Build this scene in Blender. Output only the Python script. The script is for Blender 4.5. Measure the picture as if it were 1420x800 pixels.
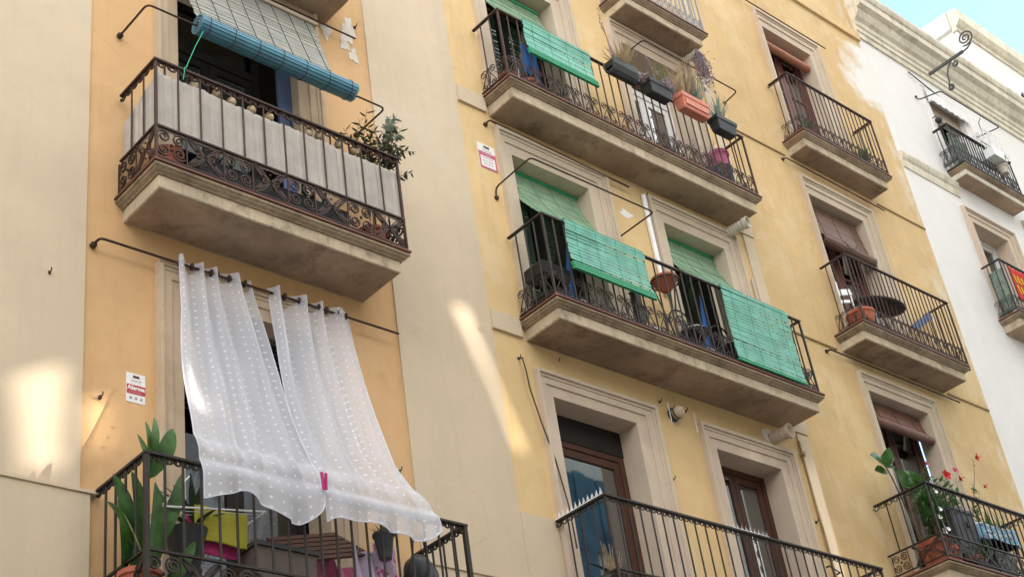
import bpy, bmesh, math, random
from mathutils import Vector, Matrix
from mathutils.geometry import tessellate_polygon

random.seed(7)
R = math.radians
scene = bpy.context.scene
for o in list(bpy.data.objects):
    bpy.data.objects.remove(o)
COL = scene.collection

# ------------------------------------------------------------------ camera, sky, sun, exposure
cam_data = bpy.data.cameras.new('camera')
cam = bpy.data.objects.new('camera', cam_data)
COL.objects.link(cam)
RX = Vector((0.7423081, -0.65621302, -0.13551074))     # image right
RY = Vector((0.27448693, 0.48228991, -0.83189745))     # image down
RZ = Vector((0.6112574, 0.58032829, 0.5381296))        # view direction
m = Matrix((RX, -RY, -RZ)).transposed().to_4x4()
m.translation = Vector((0, -9.5, 1.6))
cam.matrix_world = m
cam_data.sensor_width = 36.0
cam_data.lens = 2041.74 / 1420 * 36.0
cam_data.clip_end = 2000
cam_data.clip_start = 0.05
scene.camera = cam

SUN_EL, SUN_AZ = R(18), R(135)                          # azimuth from +Y towards +X
SUN = Vector((math.sin(SUN_AZ) * math.cos(SUN_EL), math.cos(SUN_AZ) * math.cos(SUN_EL), math.sin(SUN_EL)))
world = bpy.data.worlds.new('World')
scene.world = world
world.use_nodes = True
wn = world.node_tree
wn.nodes.clear()
sky = wn.nodes.new('ShaderNodeTexSky')
sky.sky_type = 'NISHITA'
sky.sun_disc = False
sky.sun_elevation = SUN_EL
sky.sun_rotation = SUN_AZ
sky.air_density = 1.0
sky.dust_density = 0.4
sky.ozone_density = 1.0
bg = wn.nodes.new('ShaderNodeBackground')
bg.inputs['Strength'].default_value = 0.15
out = wn.nodes.new('ShaderNodeOutputWorld')
# broken bright cloud added over the sky behind the camera to light the walls, clear blue over the roofs
tc = wn.nodes.new('ShaderNodeTexCoord')
sep = wn.nodes.new('ShaderNodeSeparateXYZ')
wn.links.new(tc.outputs['Generated'], sep.inputs[0])
cn = wn.nodes.new('ShaderNodeTexNoise')
cn.inputs['Scale'].default_value = 2.2
cn.inputs['Detail'].default_value = 6
wn.links.new(tc.outputs['Generated'], cn.inputs['Vector'])
ma = wn.nodes.new('ShaderNodeMath'); ma.operation = 'MULTIPLY_ADD'
ma.inputs[1].default_value = -.75
wn.links.new(sep.outputs['Y'], ma.inputs[0])
wn.links.new(cn.outputs['Fac'], ma.inputs[2])
cr = wn.nodes.new('ShaderNodeMapRange')
cr.inputs[1].default_value = .42
cr.inputs[2].default_value = .72
wn.links.new(ma.outputs[0], cr.inputs[0])
cmx = wn.nodes.new('ShaderNodeMix'); cmx.data_type = 'RGBA'
cmx.inputs[7].default_value = (5.0, 5.0, 5.0, 1)
wn.links.new(cr.outputs[0], cmx.inputs[0])
wn.links.new(sky.outputs[0], cmx.inputs[6])
wn.links.new(cmx.outputs[2], bg.inputs[0])
wn.links.new(bg.outputs[0], out.inputs[0])

sun_data = bpy.data.lights.new('sun', 'SUN')
sun_data.energy = 4.5
sun_data.angle = R(0.5)
sun_data.color = (1.0, 0.93, 0.82)
sun = bpy.data.objects.new('sun', sun_data)
COL.objects.link(sun)
sun.rotation_euler = SUN.to_track_quat('Z', 'Y').to_euler()
sun.location = SUN * 60

scene.view_settings.view_transform = 'Standard'
scene.view_settings.look = 'None'
scene.view_settings.exposure = 2.09
scene.view_settings.gamma = 1.0
scene.view_settings.use_curve_mapping = False
scene.render.engine = 'CYCLES'
scene.cycles.max_bounces = 8
scene.cycles.transparent_max_bounces = 16

# ------------------------------------------------------------------ materials
def new_mat(name):
    mt = bpy.data.materials.new(name)
    mt.use_nodes = True
    nt = mt.node_tree
    return mt, nt, nt.nodes['Principled BSDF']

def nd(nt, typ, **kw):
    n = nt.nodes.new(typ)
    for k, v in kw.items():
        if k.startswith('i_'):
            n.inputs[k[2:].replace('_', ' ')].default_value = v
        else:
            setattr(n, k, v)
    return n

def mixc(nt, fac, a, b, blend='MIX'):
    n = nt.nodes.new('ShaderNodeMix')
    n.data_type = 'RGBA'
    n.blend_type = blend
    for sock, val in ((0, fac), (6, a), (7, b)):
        if hasattr(val, 'is_linked') or hasattr(val, 'links'):
            nt.links.new(val, n.inputs[sock])
        elif sock == 0:
            n.inputs[0].default_value = val
        else:
            n.inputs[sock].default_value = (*val, 1.0)
    return n.outputs[2]

def noise(nt, vec, scale, detail=5, rough=.6, stretch=None):
    if stretch:
        mp = nd(nt, 'ShaderNodeMapping')
        mp.inputs['Scale'].default_value = stretch
        nt.links.new(vec, mp.inputs[0])
        vec = mp.outputs[0]
    n = nd(nt, 'ShaderNodeTexNoise')
    n.inputs['Scale'].default_value = scale
    n.inputs['Detail'].default_value = detail
    n.inputs['Roughness'].default_value = rough
    nt.links.new(vec, n.inputs['Vector'])
    return n.outputs['Fac']

def ramp(nt, fac, lo, hi, a=0.0, b=1.0):
    n = nd(nt, 'ShaderNodeMapRange')
    n.inputs[1].default_value = lo
    n.inputs[2].default_value = hi
    n.inputs[3].default_value = a
    n.inputs[4].default_value = b
    nt.links.new(fac, n.inputs[0])
    return n.outputs[0]

def surface(name, col, var=.12, stain=None, stain_amt=.5, rough=.85, bump=.15, scale=1.0, streak=0.0, patch=None, patch_lo=.62, fine=40, metal=0.0, patch_scale=.7, patch_w=.1, patch_amt=.6, crack=0.0):
    """weathered material: broad tone drift, vertical streaks, worn patches and fine grain"""
    mt, nt, p = new_mat(name)
    pos = nd(nt, 'ShaderNodeNewGeometry').outputs['Position']
    dark = tuple(c * (1 - var) for c in col)
    light = tuple(min(1, c * (1 + var)) for c in col)
    c = mixc(nt, ramp(nt, noise(nt, pos, .9 * scale, 6), .3, .7), dark, light)
    c = mixc(nt, ramp(nt, noise(nt, pos, 7 * scale, 6, .7), .35, .75, 0, .5), c, dark)
    if stain:
        c = mixc(nt, ramp(nt, noise(nt, pos, 1.7 * scale, 8, .72), .5, .72, 0, stain_amt), c, stain)
    if streak:
        s = noise(nt, pos, 3.0 * scale, 6, .65, (2.6, 2.6, .22))
        c = mixc(nt, ramp(nt, s, .52, .75, 0, streak), c, tuple(x * .55 for x in col))
    if patch:
        s = noise(nt, pos, patch_scale * scale, 7, .62)
        c = mixc(nt, ramp(nt, s, patch_lo, patch_lo + patch_w, 0, patch_amt), c, patch)
    if crack:
        wob = nd(nt, 'ShaderNodeTexNoise'); wob.inputs['Scale'].default_value = 2.5; wob.inputs['Detail'].default_value = 5
        nt.links.new(pos, wob.inputs['Vector'])
        ad = nd(nt, 'ShaderNodeVectorMath', operation='MULTIPLY_ADD')
        ad.inputs[1].default_value = (.55, .55, .55)
        nt.links.new(wob.outputs['Color'], ad.inputs[0]); nt.links.new(pos, ad.inputs[2])
        vo = nd(nt, 'ShaderNodeTexVoronoi', feature='DISTANCE_TO_EDGE'); vo.inputs['Scale'].default_value = .62
        nt.links.new(ad.outputs[0], vo.inputs['Vector'])
        line = ramp(nt, vo.outputs['Distance'], .002, .006, 1, 0)
        msk = nd(nt, 'ShaderNodeMath', operation='MULTIPLY')
        nt.links.new(line, msk.inputs[0]); nt.links.new(ramp(nt, noise(nt, pos, .8, 3), .5, .6, 0, crack), msk.inputs[1])
        c = mixc(nt, msk.outputs[0], c, tuple(x * .45 for x in col))
    nt.links.new(c, p.inputs['Base Color'])
    p.inputs['Roughness'].default_value = rough
    p.inputs['Metallic'].default_value = metal
    p.inputs['Specular IOR Level'].default_value = .3
    if bump:
        b = nd(nt, 'ShaderNodeBump')
        b.inputs['Strength'].default_value = bump
        b.inputs['Distance'].default_value = .02
        h = noise(nt, pos, fine * scale, 6, .7)
        nt.links.new(h, b.inputs['Height'])
        nt.links.new(b.outputs[0], p.inputs['Normal'])
    return mt

def plain(name, col, rough=.6, var=.12, scale=12, spec=.4, metal=0.0):
    mt, nt, p = new_mat(name)
    pos = nd(nt, 'ShaderNodeNewGeometry').outputs['Position']
    c = mixc(nt, ramp(nt, noise(nt, pos, scale, 4), .3, .7), tuple(x * (1 - var) for x in col), tuple(min(1, x * (1 + var)) for x in col))
    nt.links.new(c, p.inputs['Base Color'])
    p.inputs['Roughness'].default_value = rough
    p.inputs['Specular IOR Level'].default_value = spec
    p.inputs['Metallic'].default_value = metal
    return mt

def thin(name, col, transl=.5, see=0.0, rough=.6, var=.1, scale=20, leafy=False):
    """thin sheet: diffuse + translucent, partly see-through"""
    mt, nt, p = new_mat(name)
    pos = nd(nt, 'ShaderNodeNewGeometry').outputs['Position']
    a = tuple(x * (1 - var) for x in col)
    b = tuple(min(1, x * (1 + var)) for x in col)
    c = mixc(nt, ramp(nt, noise(nt, pos, scale, 4), .3, .7), a, b)
    nt.links.new(c, p.inputs['Base Color'])
    p.inputs['Roughness'].default_value = rough
    p.inputs['Specular IOR Level'].default_value = .35
    t = nd(nt, 'ShaderNodeBsdfTranslucent')
    nt.links.new(c, t.inputs[0])
    mx = nd(nt, 'ShaderNodeMixShader')
    mx.inputs[0].default_value = transl
    nt.links.new(p.outputs[0], mx.inputs[1])
    nt.links.new(t.outputs[0], mx.inputs[2])
    last = mx.outputs[0]
    if see:
        tr = nd(nt, 'ShaderNodeBsdfTransparent')
        m2 = nd(nt, 'ShaderNodeMixShader')
        m2.inputs[0].default_value = see
        nt.links.new(last, m2.inputs[1])
        nt.links.new(tr.outputs[0], m2.inputs[2])
        last = m2.outputs[0]
    nt.links.new(last, nt.nodes['Material Output'].inputs[0])
    return mt

def glass_mat(name, tint=(.55, .6, .6), gloss=.3, rough=.02):
    """window glass: tinted see-through with a mirror reflection that grows at grazing angles"""
    mt, nt, p = new_mat(name)
    nt.nodes.remove(p)
    g = nd(nt, 'ShaderNodeBsdfGlossy')
    g.inputs['Roughness'].default_value = rough
    g.inputs[0].default_value = (.9, .95, 1, 1)
    tr = nd(nt, 'ShaderNodeBsdfTransparent')
    pos = nd(nt, 'ShaderNodeNewGeometry').outputs['Position']
    nt.links.new(mixc(nt, ramp(nt, noise(nt, pos, 3, 4), .4, .7), tint, tuple(x * .85 for x in tint)), tr.inputs[0])
    b = nd(nt, 'ShaderNodeBump')
    b.inputs['Strength'].default_value = .012
    b.inputs['Distance'].default_value = .05
    nt.links.new(noise(nt, pos, 1.6, 1), b.inputs['Height'])
    nt.links.new(b.outputs[0], g.inputs['Normal'])
    fr = nd(nt, 'ShaderNodeLayerWeight')
    fr.inputs[0].default_value = .35
    mx = nd(nt, 'ShaderNodeMixShader')
    nt.links.new(ramp(nt, fr.outputs['Fresnel'], 0, 1, gloss, 1), mx.inputs[0])
    nt.links.new(tr.outputs[0], mx.inputs[1])
    nt.links.new(g.outputs[0], mx.inputs[2])
    nt.links.new(mx.outputs[0], nt.nodes['Material Output'].inputs[0])
    return mt

def curtain_mat(name, weave, see, dots=True):
    """white voile with woven dots; UV unit = dot spacing"""
    mt, nt, p = new_mat(name)
    p.inputs['Base Color'].default_value = (*weave, 1)
    p.inputs['Roughness'].default_value = .8
    t = nd(nt, 'ShaderNodeBsdfTranslucent')
    t.inputs[0].default_value = (*weave, 1)
    mx = nd(nt, 'ShaderNodeMixShader')
    mx.inputs[0].default_value = .45
    nt.links.new(p.outputs[0], mx.inputs[1])
    nt.links.new(t.outputs[0], mx.inputs[2])
    tr = nd(nt, 'ShaderNodeBsdfTransparent')
    m2 = nd(nt, 'ShaderNodeMixShader')
    nt.links.new(mx.outputs[0], m2.inputs[1])
    nt.links.new(tr.outputs[0], m2.inputs[2])
    lw = nd(nt, 'ShaderNodeLayerWeight')
    lw.inputs[0].default_value = .3
    base = ramp(nt, lw.outputs['Facing'], 0.05, .8, see * 1.15, see * .12)
    if dots:
        uv = nd(nt, 'ShaderNodeUVMap')
        fr = nd(nt, 'ShaderNodeVectorMath', operation='FRACTION')
        nt.links.new(uv.outputs[0], fr.inputs[0])
        sb = nd(nt, 'ShaderNodeVectorMath', operation='DISTANCE')
        sb.inputs[1].default_value = (.5, .5, 0)
        nt.links.new(fr.outputs[0], sb.inputs[0])
        isdot = ramp(nt, sb.outputs['Value'], .10, .16, 0, 1)
        mu = nd(nt, 'ShaderNodeMath', operation='MULTIPLY')
        nt.links.new(base, mu.inputs[0])
        nt.links.new(isdot, mu.inputs[1])
        base = mu.outputs[0]
    nt.links.new(base, m2.inputs[0])
    nt.links.new(m2.outputs[0], nt.nodes['Material Output'].inputs[0])
    return mt

M = {
    'orange': surface('orange_plaster', (.645, .405, .20), .09, (.53, .31, .14), .45, streak=.2, bump=.16, fine=30, crack=.22, patch=(.66, .43, .23), patch_lo=.55, patch_w=.03, patch_amt=.4),
    'beige': surface('beige_plaster', (.605, .49, .352), .07, (.52, .43, .31), .45, streak=.16, bump=.14, fine=30, crack=.15, patch=(.62, .53, .41), patch_lo=.56, patch_w=.03, patch_amt=.4),
    'yellow': surface('yellow_plaster', (.69, .495, .25), .09, (.56, .39, .18), .5, streak=.26, bump=.16, fine=30, crack=.3, patch=(.71, .56, .34), patch_lo=.56, patch_w=.04, patch_amt=.45),
    'ochre': surface('ochre_plaster', (.63, .44, .215), .14, (.70, .57, .36), .6, streak=.28, bump=.18, fine=30, crack=.35, patch=(.68, .53, .30), patch_lo=.54, patch_w=.04, patch_amt=.5),
    'white': surface('white_plaster', (.78, .76, .73), .05, (.7, .67, .62), .4, streak=.1, bump=.1, fine=30),
    'stone': surface('limestone_trim', (.56, .46, .35), .12, (.42, .33, .24), .5, streak=.2, bump=.2, fine=25),
    'stonepink': surface('pinkish_limestone', (.58, .47, .365), .12, (.40, .30, .24), .5, streak=.2, bump=.2, fine=25),
    'moulding': surface('stained_moulding', (.34, .26, .175), .3, (.12, .085, .055), .9, streak=.8, bump=.4, fine=22, scale=2.0, patch=(.52, .43, .31), patch_lo=.60),
    'stonewarm': surface('warm_limestone', (.55, .425, .295), .14, (.38, .27, .17), .6, streak=.3, bump=.2, fine=25, crack=.4),
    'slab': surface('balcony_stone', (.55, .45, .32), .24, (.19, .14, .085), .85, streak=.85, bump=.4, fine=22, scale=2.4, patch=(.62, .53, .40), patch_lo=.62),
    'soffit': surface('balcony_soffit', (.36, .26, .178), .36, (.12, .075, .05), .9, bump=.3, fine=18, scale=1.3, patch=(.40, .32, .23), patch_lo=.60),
    'filler': surface('bare_filler', (.70, .64, .56), .12, (.56, .46, .36), .7, streak=.3, bump=.3, fine=30, scale=3),
    'cornice': surface('cornice_stone', (.72, .66, .53), .12, (.40, .34, .25), .8, streak=.95, bump=.3, fine=20, scale=1.6),
    'tile': surface('red_brown_tile_edge', (.16, .065, .045), .25, (.09, .05, .04), .5, bump=.2, rough=.6, scale=3),
    'iron': surface('dark_wrought_iron', (.030, .024, .020), .3, (.06, .035, .022), .6, rough=.55, bump=.2, scale=6, fine=60),
    'ironred': surface('rusty_brown_iron', (.052, .027, .020), .3, (.10, .045, .025), .6, rough=.6, bump=.2, scale=6, fine=60),
    'irongrey': surface('dark_grey_iron', (.035, .036, .037), .25, (.06, .05, .045), .5, rough=.5, bump=.2, scale=6, fine=60),
    'ironpale': surface('pale_grey_iron', (.34, .33, .33), .15, (.25, .22, .2), .5, rough=.6, bump=.1, scale=6),
    'brownwood': surface('dark_brown_wood', (.075, .030, .018), .25, (.04, .016, .01), .5, rough=.45, bump=.12, scale=4),
    'redwood': surface('red_brown_wood', (.13, .045, .035), .2, (.08, .028, .02), .5, rough=.45, bump=.12, scale=4),
    'darkwood': surface('near_black_wood', (.018, .015, .014), .3, None, rough=.6, bump=.1, scale=4),
    'whitewood': surface('white_painted_wood', (.72, .71, .68), .06, (.6, .58, .54), .4, rough=.5, bump=.06, scale=4),
    'bluewood': surface('blue_grey_painted_wood', (.10, .15, .30), .15, None, rough=.5, bump=.08, scale=4),
    'glass': glass_mat('window_glass', (.5, .55, .55), .12),
    'glassblue': glass_mat('reflecting_window_glass', (.4, .46, .48), .26),
    'darkroom': plain('painted_room_dark', (.012, .011, .011), .9),  # near-black colour stands in for the darkness of the rooms
    'netcloth': thin('woven_white_cloth', (.60, .555, .50), .35, .06, .9, .12, 5),
    'whitecloth': thin('white_reflection_cloth', (.82, .82, .80), .35, 0, .9, .04, 6),  # white that imitates reflections in the panes
    'mint': thin('mint_green_slats', (.29, .66, .545), .38, 0, .45, .16, 5),
    'mintgrey': thin('grey_green_slats', (.40, .56, .39), .4, 0, .6, .16, 5),  # greyer green used for the upper slats of the mint blinds
    'irondull': surface('dull_grey_iron', (.10, .10, .10), .2, (.16, .13, .11), .5, rough=.6, bump=.1, scale=6),
    'green': thin('green_plastic_slats', (.05, .40, .19), .15, 0, .4, .12, 9),
    'paleblind': thin('pale_grey_slats', (.50, .50, .45), .35, 0, .5, .14, 6),
    'blue': plain('blue_plastic_slats', (.095, .25, .34), .28, .12, 5, .5),
    'bluedark': plain('darker_blue_slats', (.015, .06, .10), .35, .12, 5, .5),
    'brownslat': plain('brown_wooden_slats', (.17, .085, .055), .5, .2, 14),
    'redslat': plain('red_brown_slats', (.19, .085, .06), .5, .2, 14),
    'orangeblind': plain('orange_brown_slats', (.42, .17, .09), .5, .15, 14),
    'cord': plain('dark_cord', (.05, .05, .04), .8),
    'greencord': plain('green_string', (.03, .42, .22), .7),
    'voile': curtain_mat('white_dotted_voile', (.92, .93, .995), .33),
    'hem': curtain_mat('white_curtain_hem', (.86, .87, .93), .2, False),
    'header': curtain_mat('white_curtain_header', (.86, .87, .93), .5, False),
    'terracotta': surface('terracotta', (.40, .115, .065), .18, (.3, .1, .06), .4, rough=.7, bump=.1, scale=5),
    'salmon': plain('salmon_plastic', (.58, .20, .13), .5, .08),
    'blackplastic': plain('black_plastic', (.022, .026, .026), .45, .2),
    'greyplastic': plain('dark_grey_plastic', (.05, .055, .06), .5, .2),
    'white_pl': plain('white_plastic', (.78, .78, .76), .4, .05),
    'leaf': thin('mid_green_leaf', (.085, .20, .05), .25, 0, .35, .35, 9),
    'leafbig': thin('glossy_green_leaf', (.06, .14, .035), .25, 0, .35, .45, 9),
    'leafdark': thin('dark_green_leaf', (.035, .065, .03), .2, 0, .4, .4, 12),
    'leafpale': thin('pale_grey_green_leaf', (.24, .30, .24), .25, 0, .5, .3, 12),
    'leafyel': thin('yellow_green_leaf', (.26, .27, .09), .3, 0, .4, .3, 12),
    'dry': thin('dry_straw', (.42, .31, .19), .3, 0, .8, .3, 20),
    'drypurple': thin('dried_mauve_flowers', (.34, .27, .29), .3, 0, .9, .3, 30),
    'stem': plain('brown_stem', (.10, .065, .035), .8, .3),
    'soil': plain('dark_soil', (.035, .024, .016), .95, .3),
    'flower': thin('red_petals', (.62, .03, .035), .3, 0, .5, .2, 20),
    'pinkflower': thin('pink_petals', (.62, .14, .18), .3, 0, .5, .2, 20),
    'towel': thin('yellow_green_towel', (.50, .46, .06), .15, 0, .95, .08, 40),
    'pinkcloth': thin('magenta_cloth', (.52, .05, .20), .15, 0, .95, .1, 20),
    'lilac': thin('lilac_cloth', (.62, .52, .68), .2, 0, .95, .08, 20),
    'rosecloth': thin('pink_cloth', (.66, .20, .34), .2, 0, .95, .1, 14),
    'bluecloth': thin('bright_blue_cloth', (.07, .22, .62), .3, 0, .9, .1, 10),
    'tablegrey': surface('grey_brown_tabletop', (.085, .075, .065), .2, None, rough=.55, bump=.15, scale=8),
    'gourd': plain('pale_gourd', (.46, .36, .22), .6, .25, 20),
    'signwhite': plain('sign_white', (.78, .76, .74), .5, .03),
    'signred': plain('sign_red', (.45, .045, .06), .5, .05),
    'signpink': plain('sign_faded_red', (.52, .10, .20), .5, .05),
    'signdark': plain('sign_dark_ink', (.07, .035, .04), .6, .1),
    'signgrey': plain('sign_grey_ink', (.30, .28, .30), .6, .1),
    'pvc': plain('grey_pipe', (.50, .46, .38), .6, .1),
    'conduit': plain('ochre_cable', (.30, .20, .08), .7, .2),
    'cable': plain('dark_cable', (.06, .045, .03), .7, .2),
    'chrome': plain('bright_wire', (.55, .55, .55), .3, .05, 8, .5, .9),
    'crystal': plain('clear_beads', (.8, .8, .78), .1, .05, 8, .8),
    'flagred': thin('red_flag_cloth', (.62, .035, .02), .2, 0, .8, .05, 5),
    'flagyellow': thin('yellow_flag_cloth', (.80, .52, .02), .2, 0, .8, .05, 5),
    'facade2': surface('cream_facade', (.60, .53, .42), .1, (.5, .42, .3), .4, streak=.1),
    'bluenet': plain('blue_scaffold_netting', (.07, .135, .165), .8, .4, 1.6),
    'paving': surface('stone_paving', (.36, .33, .29), .1, (.28, .25, .22), .5, rough=.9, scale=.6),
    'cardboard': plain('cardboard', (.16, .13, .11), .9, .1),
}

# patterned cloth with its own printed blotches
def print_mat(name, base, cols, scale):
    mt, nt, p = new_mat(name)
    pos = nd(nt, 'ShaderNodeNewGeometry').outputs['Position']
    c = base
    for i, (cc, lo) in enumerate(cols):
        mp = nd(nt, 'ShaderNodeMapping')
        mp.inputs['Location'].default_value = (3.7 * i, 1.3 * i, 9.1 * i)
        nt.links.new(pos, mp.inputs[0])
        c = mixc(nt, ramp(nt, noise(nt, mp.outputs[0], scale, 2), lo, lo + .03), c, cc)
    nt.links.new(c, p.inputs['Base Color'])
    p.inputs['Roughness'].default_value = .95
    return mt
M['printblue'] = print_mat('blue_printed_cloth', (.22, .45, .62), [((.7, .72, .74), .56), ((.30, .10, .10), .62), ((.08, .16, .35), .6)], 14)
M['printpink'] = print_mat('pink_printed_cloth', (.66, .50, .66), [((.60, .06, .28), .55), ((.75, .7, .76), .6)], 16)

# ------------------------------------------------------------------ mesh helpers
class MB:
    def __init__(s):
        s.v, s.f, s.uv = [], [], {}
    def add(s, vs, fs):
        b = len(s.v)
        s.v += [Vector(v) for v in vs]
        s.f += [tuple(b + i for i in f) for f in fs]
        return b
    def box(s, x0, x1, y0, y1, z0, z1):
        x0, x1 = min(x0, x1), max(x0, x1); y0, y1 = min(y0, y1), max(y0, y1); z0, z1 = min(z0, z1), max(z0, z1)
        s.add([(x0, y0, z0), (x1, y0, z0), (x1, y1, z0), (x0, y1, z0), (x0, y0, z1), (x1, y0, z1), (x1, y1, z1), (x0, y1, z1)],
              [(3, 2, 1, 0), (4, 5, 6, 7), (0, 1, 5, 4), (1, 2, 6, 5), (2, 3, 7, 6), (3, 0, 4, 7)])
        return s
    def obox(s, c, ax, ay, az):
        """box from centre and three half-axis vectors"""
        c, ax, ay, az = Vector(c), Vector(ax), Vector(ay), Vector(az)
        vs = [c + i * ax + j * ay + k * az for k in (-1, 1) for i, j in ((-1, -1), (1, -1), (1, 1), (-1, 1))]
        s.add(vs, [(3, 2, 1, 0), (4, 5, 6, 7), (0, 1, 5, 4), (1, 2, 6, 5), (2, 3, 7, 6), (3, 0, 4, 7)])
        return s
    def tube(s, pts, r, n=6, r1=None, cap=True):
        pts = [Vector(p) for p in pts]
        pts = [p for i, p in enumerate(pts) if i == 0 or (p - pts[i - 1]).length > 1e-5]
        if len(pts) < 2: return s
        r1 = r if r1 is None else r1
        b = len(s.v)
        d = (pts[1] - pts[0]).normalized()
        u = d.cross(Vector((0, 0, 1)))
        if u.length < .1: u = d.cross(Vector((1, 0, 0)))
        u.normalize()
        L = len(pts)
        for i, p in enumerate(pts):
            if i == 0: t = pts[1] - pts[0]
            elif i == L - 1: t = pts[-1] - pts[-2]
            else: t = (pts[i + 1] - pts[i]).normalized() + (pts[i] - pts[i - 1]).normalized()
            if t.length < 1e-6: t = pts[i] - pts[i - 1]
            t.normalize()
            u = (u - t * u.dot(t))
            if u.length < 1e-4: u = t.cross(Vector((.3, .5, .8)))
            u.normalize()
            w = t.cross(u)
            rr = r + (r1 - r) * i / (L - 1)
            for k in range(n):
                a = 2 * math.pi * (k + .5) / n
                s.v.append(p + u * (rr * math.cos(a)) + w * (rr * math.sin(a)))
        for i in range(L - 1):
            for k in range(n):
                k2 = (k + 1) % n
                s.f.append((b + i * n + k, b + i * n + k2, b + (i + 1) * n + k2, b + (i + 1) * n + k))
        if cap:
            s.f.append(tuple(b + k for k in reversed(range(n))))
            s.f.append(tuple(b + (L - 1) * n + k for k in range(n)))
        return s
    def lathe(s, c, prof, n=20, axis=(0, 0, 1), capb=True, capt=False):
        """prof: list of (radius, height) along axis from point c"""
        c, ax = Vector(c), Vector(axis).normalized()
        u = ax.orthogonal().normalized(); w = ax.cross(u)
        b = len(s.v)
        for r, h in prof:
            for k in range(n):
                a = 2 * math.pi * k / n
                s.v.append(c + ax * h + u * (r * math.cos(a)) + w * (r * math.sin(a)))
        for i in range(len(prof) - 1):
            for k in range(n):
                k2 = (k + 1) % n
                s.f.append((b + i * n + k, b + i * n + k2, b + (i + 1) * n + k2, b + (i + 1) * n + k))
        if capb: s.f.append(tuple(b + k for k in reversed(range(n))))
        if capt: s.f.append(tuple(b + (len(prof) - 1) * n + k for k in range(n)))
        return s
    def grid(s, fn, nu, nv, uvfn=None):
        b = len(s.v)
        for j in range(nv + 1):
            for i in range(nu + 1):
                s.v.append(Vector(fn(i / nu, j / nv)))
                if uvfn: s.uv[len(s.v) - 1] = uvfn(i / nu, j / nv)
        for j in range(nv):
            for i in range(nu):
                a = b + j * (nu + 1) + i
                s.f.append((a, a + 1, a + nu + 2, a + nu + 1))
        return s
    def ellip(s, c, rx, ry, rz, n=12, m_=8):
        c = Vector(c)
        b = len(s.v)
        for j in range(m_ + 1):
            th = math.pi * j / m_
            for i in range(n):
                a = 2 * math.pi * i / n
                s.v.append(c + Vector((rx * math.sin(th) * math.cos(a), ry * math.sin(th) * math.sin(a), rz * math.cos(th))))
        for j in range(m_):
            for i in range(n):
                i2 = (i + 1) % n
                s.f.append((b + j * n + i, b + (j + 1) * n + i, b + (j + 1) * n + i2, b + j * n + i2))
        return s
    def leaf(s, base, tip, width, up=(0, 0, 1), droop=.15, fold=.25, n=6, shape=.8, twist=0, blunt=.8):
        base, tip = Vector(base), Vector(tip)
        d = tip - base; L = d.length
        if L < 1e-5: return s
        d.normalize()
        up = Vector(up)
        sd = d.cross(up)
        if sd.length < .05: sd = d.cross(Vector((0.3, -1, .1)))
        sd.normalize()
        nn = sd.cross(d).normalized()
        if twist:
            q = Matrix.Rotation(twist, 3, d)
            sd = q @ sd; nn = q @ nn
        b = len(s.v)
        for i in range(n + 1):
            t = i / n
            c = base + d * (L * t) + nn * (L * droop * (4 * t * (1 - t)) * .5) 
            w = width * .5 * (math.sin(math.pi * min(1, t ** shape * .97 + .03)) ** blunt if 0 < t < 1 else (.06 if t == 0 else 0.02))
            s.v += [c - sd * w + nn * (w * fold), c, c + sd * w + nn * (w * fold)]
        for i in range(n):
            a = b + i * 3
            s.f += [(a, a + 1, a + 4, a + 3), (a + 1, a + 2, a + 5, a + 4)]
        return s
    def loft(s, rings, cap=True):
        """rings: equal-length closed loops of points"""
        b = len(s.v); n = len(rings[0])
        for rg in rings: s.v += [Vector(p) for p in rg]
        for i in range(len(rings) - 1):
            for k in range(n):
                k2 = (k + 1) % n
                s.f.append((b + i * n + k, b + i * n + k2, b + (i + 1) * n + k2, b + (i + 1) * n + k))
        if cap:
            s.f.append(tuple(b + k for k in reversed(range(n))))
            s.f.append(tuple(b + (len(rings) - 1) * n + k for k in range(n)))
        return s

ORG = {}
def link_mesh(name, mb, mat, origin=None, smooth=False):
    if origin is None:
        xs = [v.x for v in mb.v]; ys = [v.y for v in mb.v]; zs = [v.z for v in mb.v]
        origin = Vector(((min(xs) + max(xs)) / 2, (min(ys) + max(ys)) / 2, min(zs)))
    origin = Vector(origin)
    me = bpy.data.meshes.new(name)
    me.from_pydata([v - origin for v in mb.v], [], mb.f)
    if mb.uv:
        lay = me.uv_layers.new(name='UVMap')
        for lp in me.loops:
            lay.data[lp.index].uv = mb.uv.get(lp.vertex_index, (0, 0))
    me.materials.append(M[mat] if isinstance(mat, str) else mat)
    if smooth:
        for p in me.polygons: p.use_smooth = True
    me.update()
    o = bpy.data.objects.new(name, me)
    o.location = origin
    COL.objects.link(o)
    ORG[o] = origin
    return o

def adopt(o, parent):
    o.parent = parent
    o.location = ORG[o] - ORG[parent]
    return o

def tag(o, label=None, cat=None, group=None, kind=None):
    for k, v in (('label', label), ('category', cat), ('group', group), ('kind', kind)):
        if v: o[k] = v
    return o

def thing(name, label, cat, loc, group=None):
    o = bpy.data.objects.new(name, None)
    o.empty_display_size = .1
    o.location = loc
    COL.objects.link(o)
    ORG[o] = Vector(loc)
    return tag(o, label, cat, group)

def part(name, mb, mat, parent, smooth=False, label=None):
    o = adopt(link_mesh(name, mb, mat, None, smooth), parent)
    if label: o['label'] = label
    return o

def solo(name, mb, mat, label, cat, group=None, smooth=False):
    return tag(link_mesh(name, mb, mat, None, smooth), label, cat, group)

def structure(name, mb, mat):
    return tag(link_mesh(name, mb, mat), kind='structure')

def repeat(o, offset, parent=None):
    """a linked copy of one part, moved by offset in world terms"""
    c = o.copy()
    COL.objects.link(c)
    ORG[c] = ORG[o] + Vector(offset)
    return adopt(c, parent or o.parent)

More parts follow.
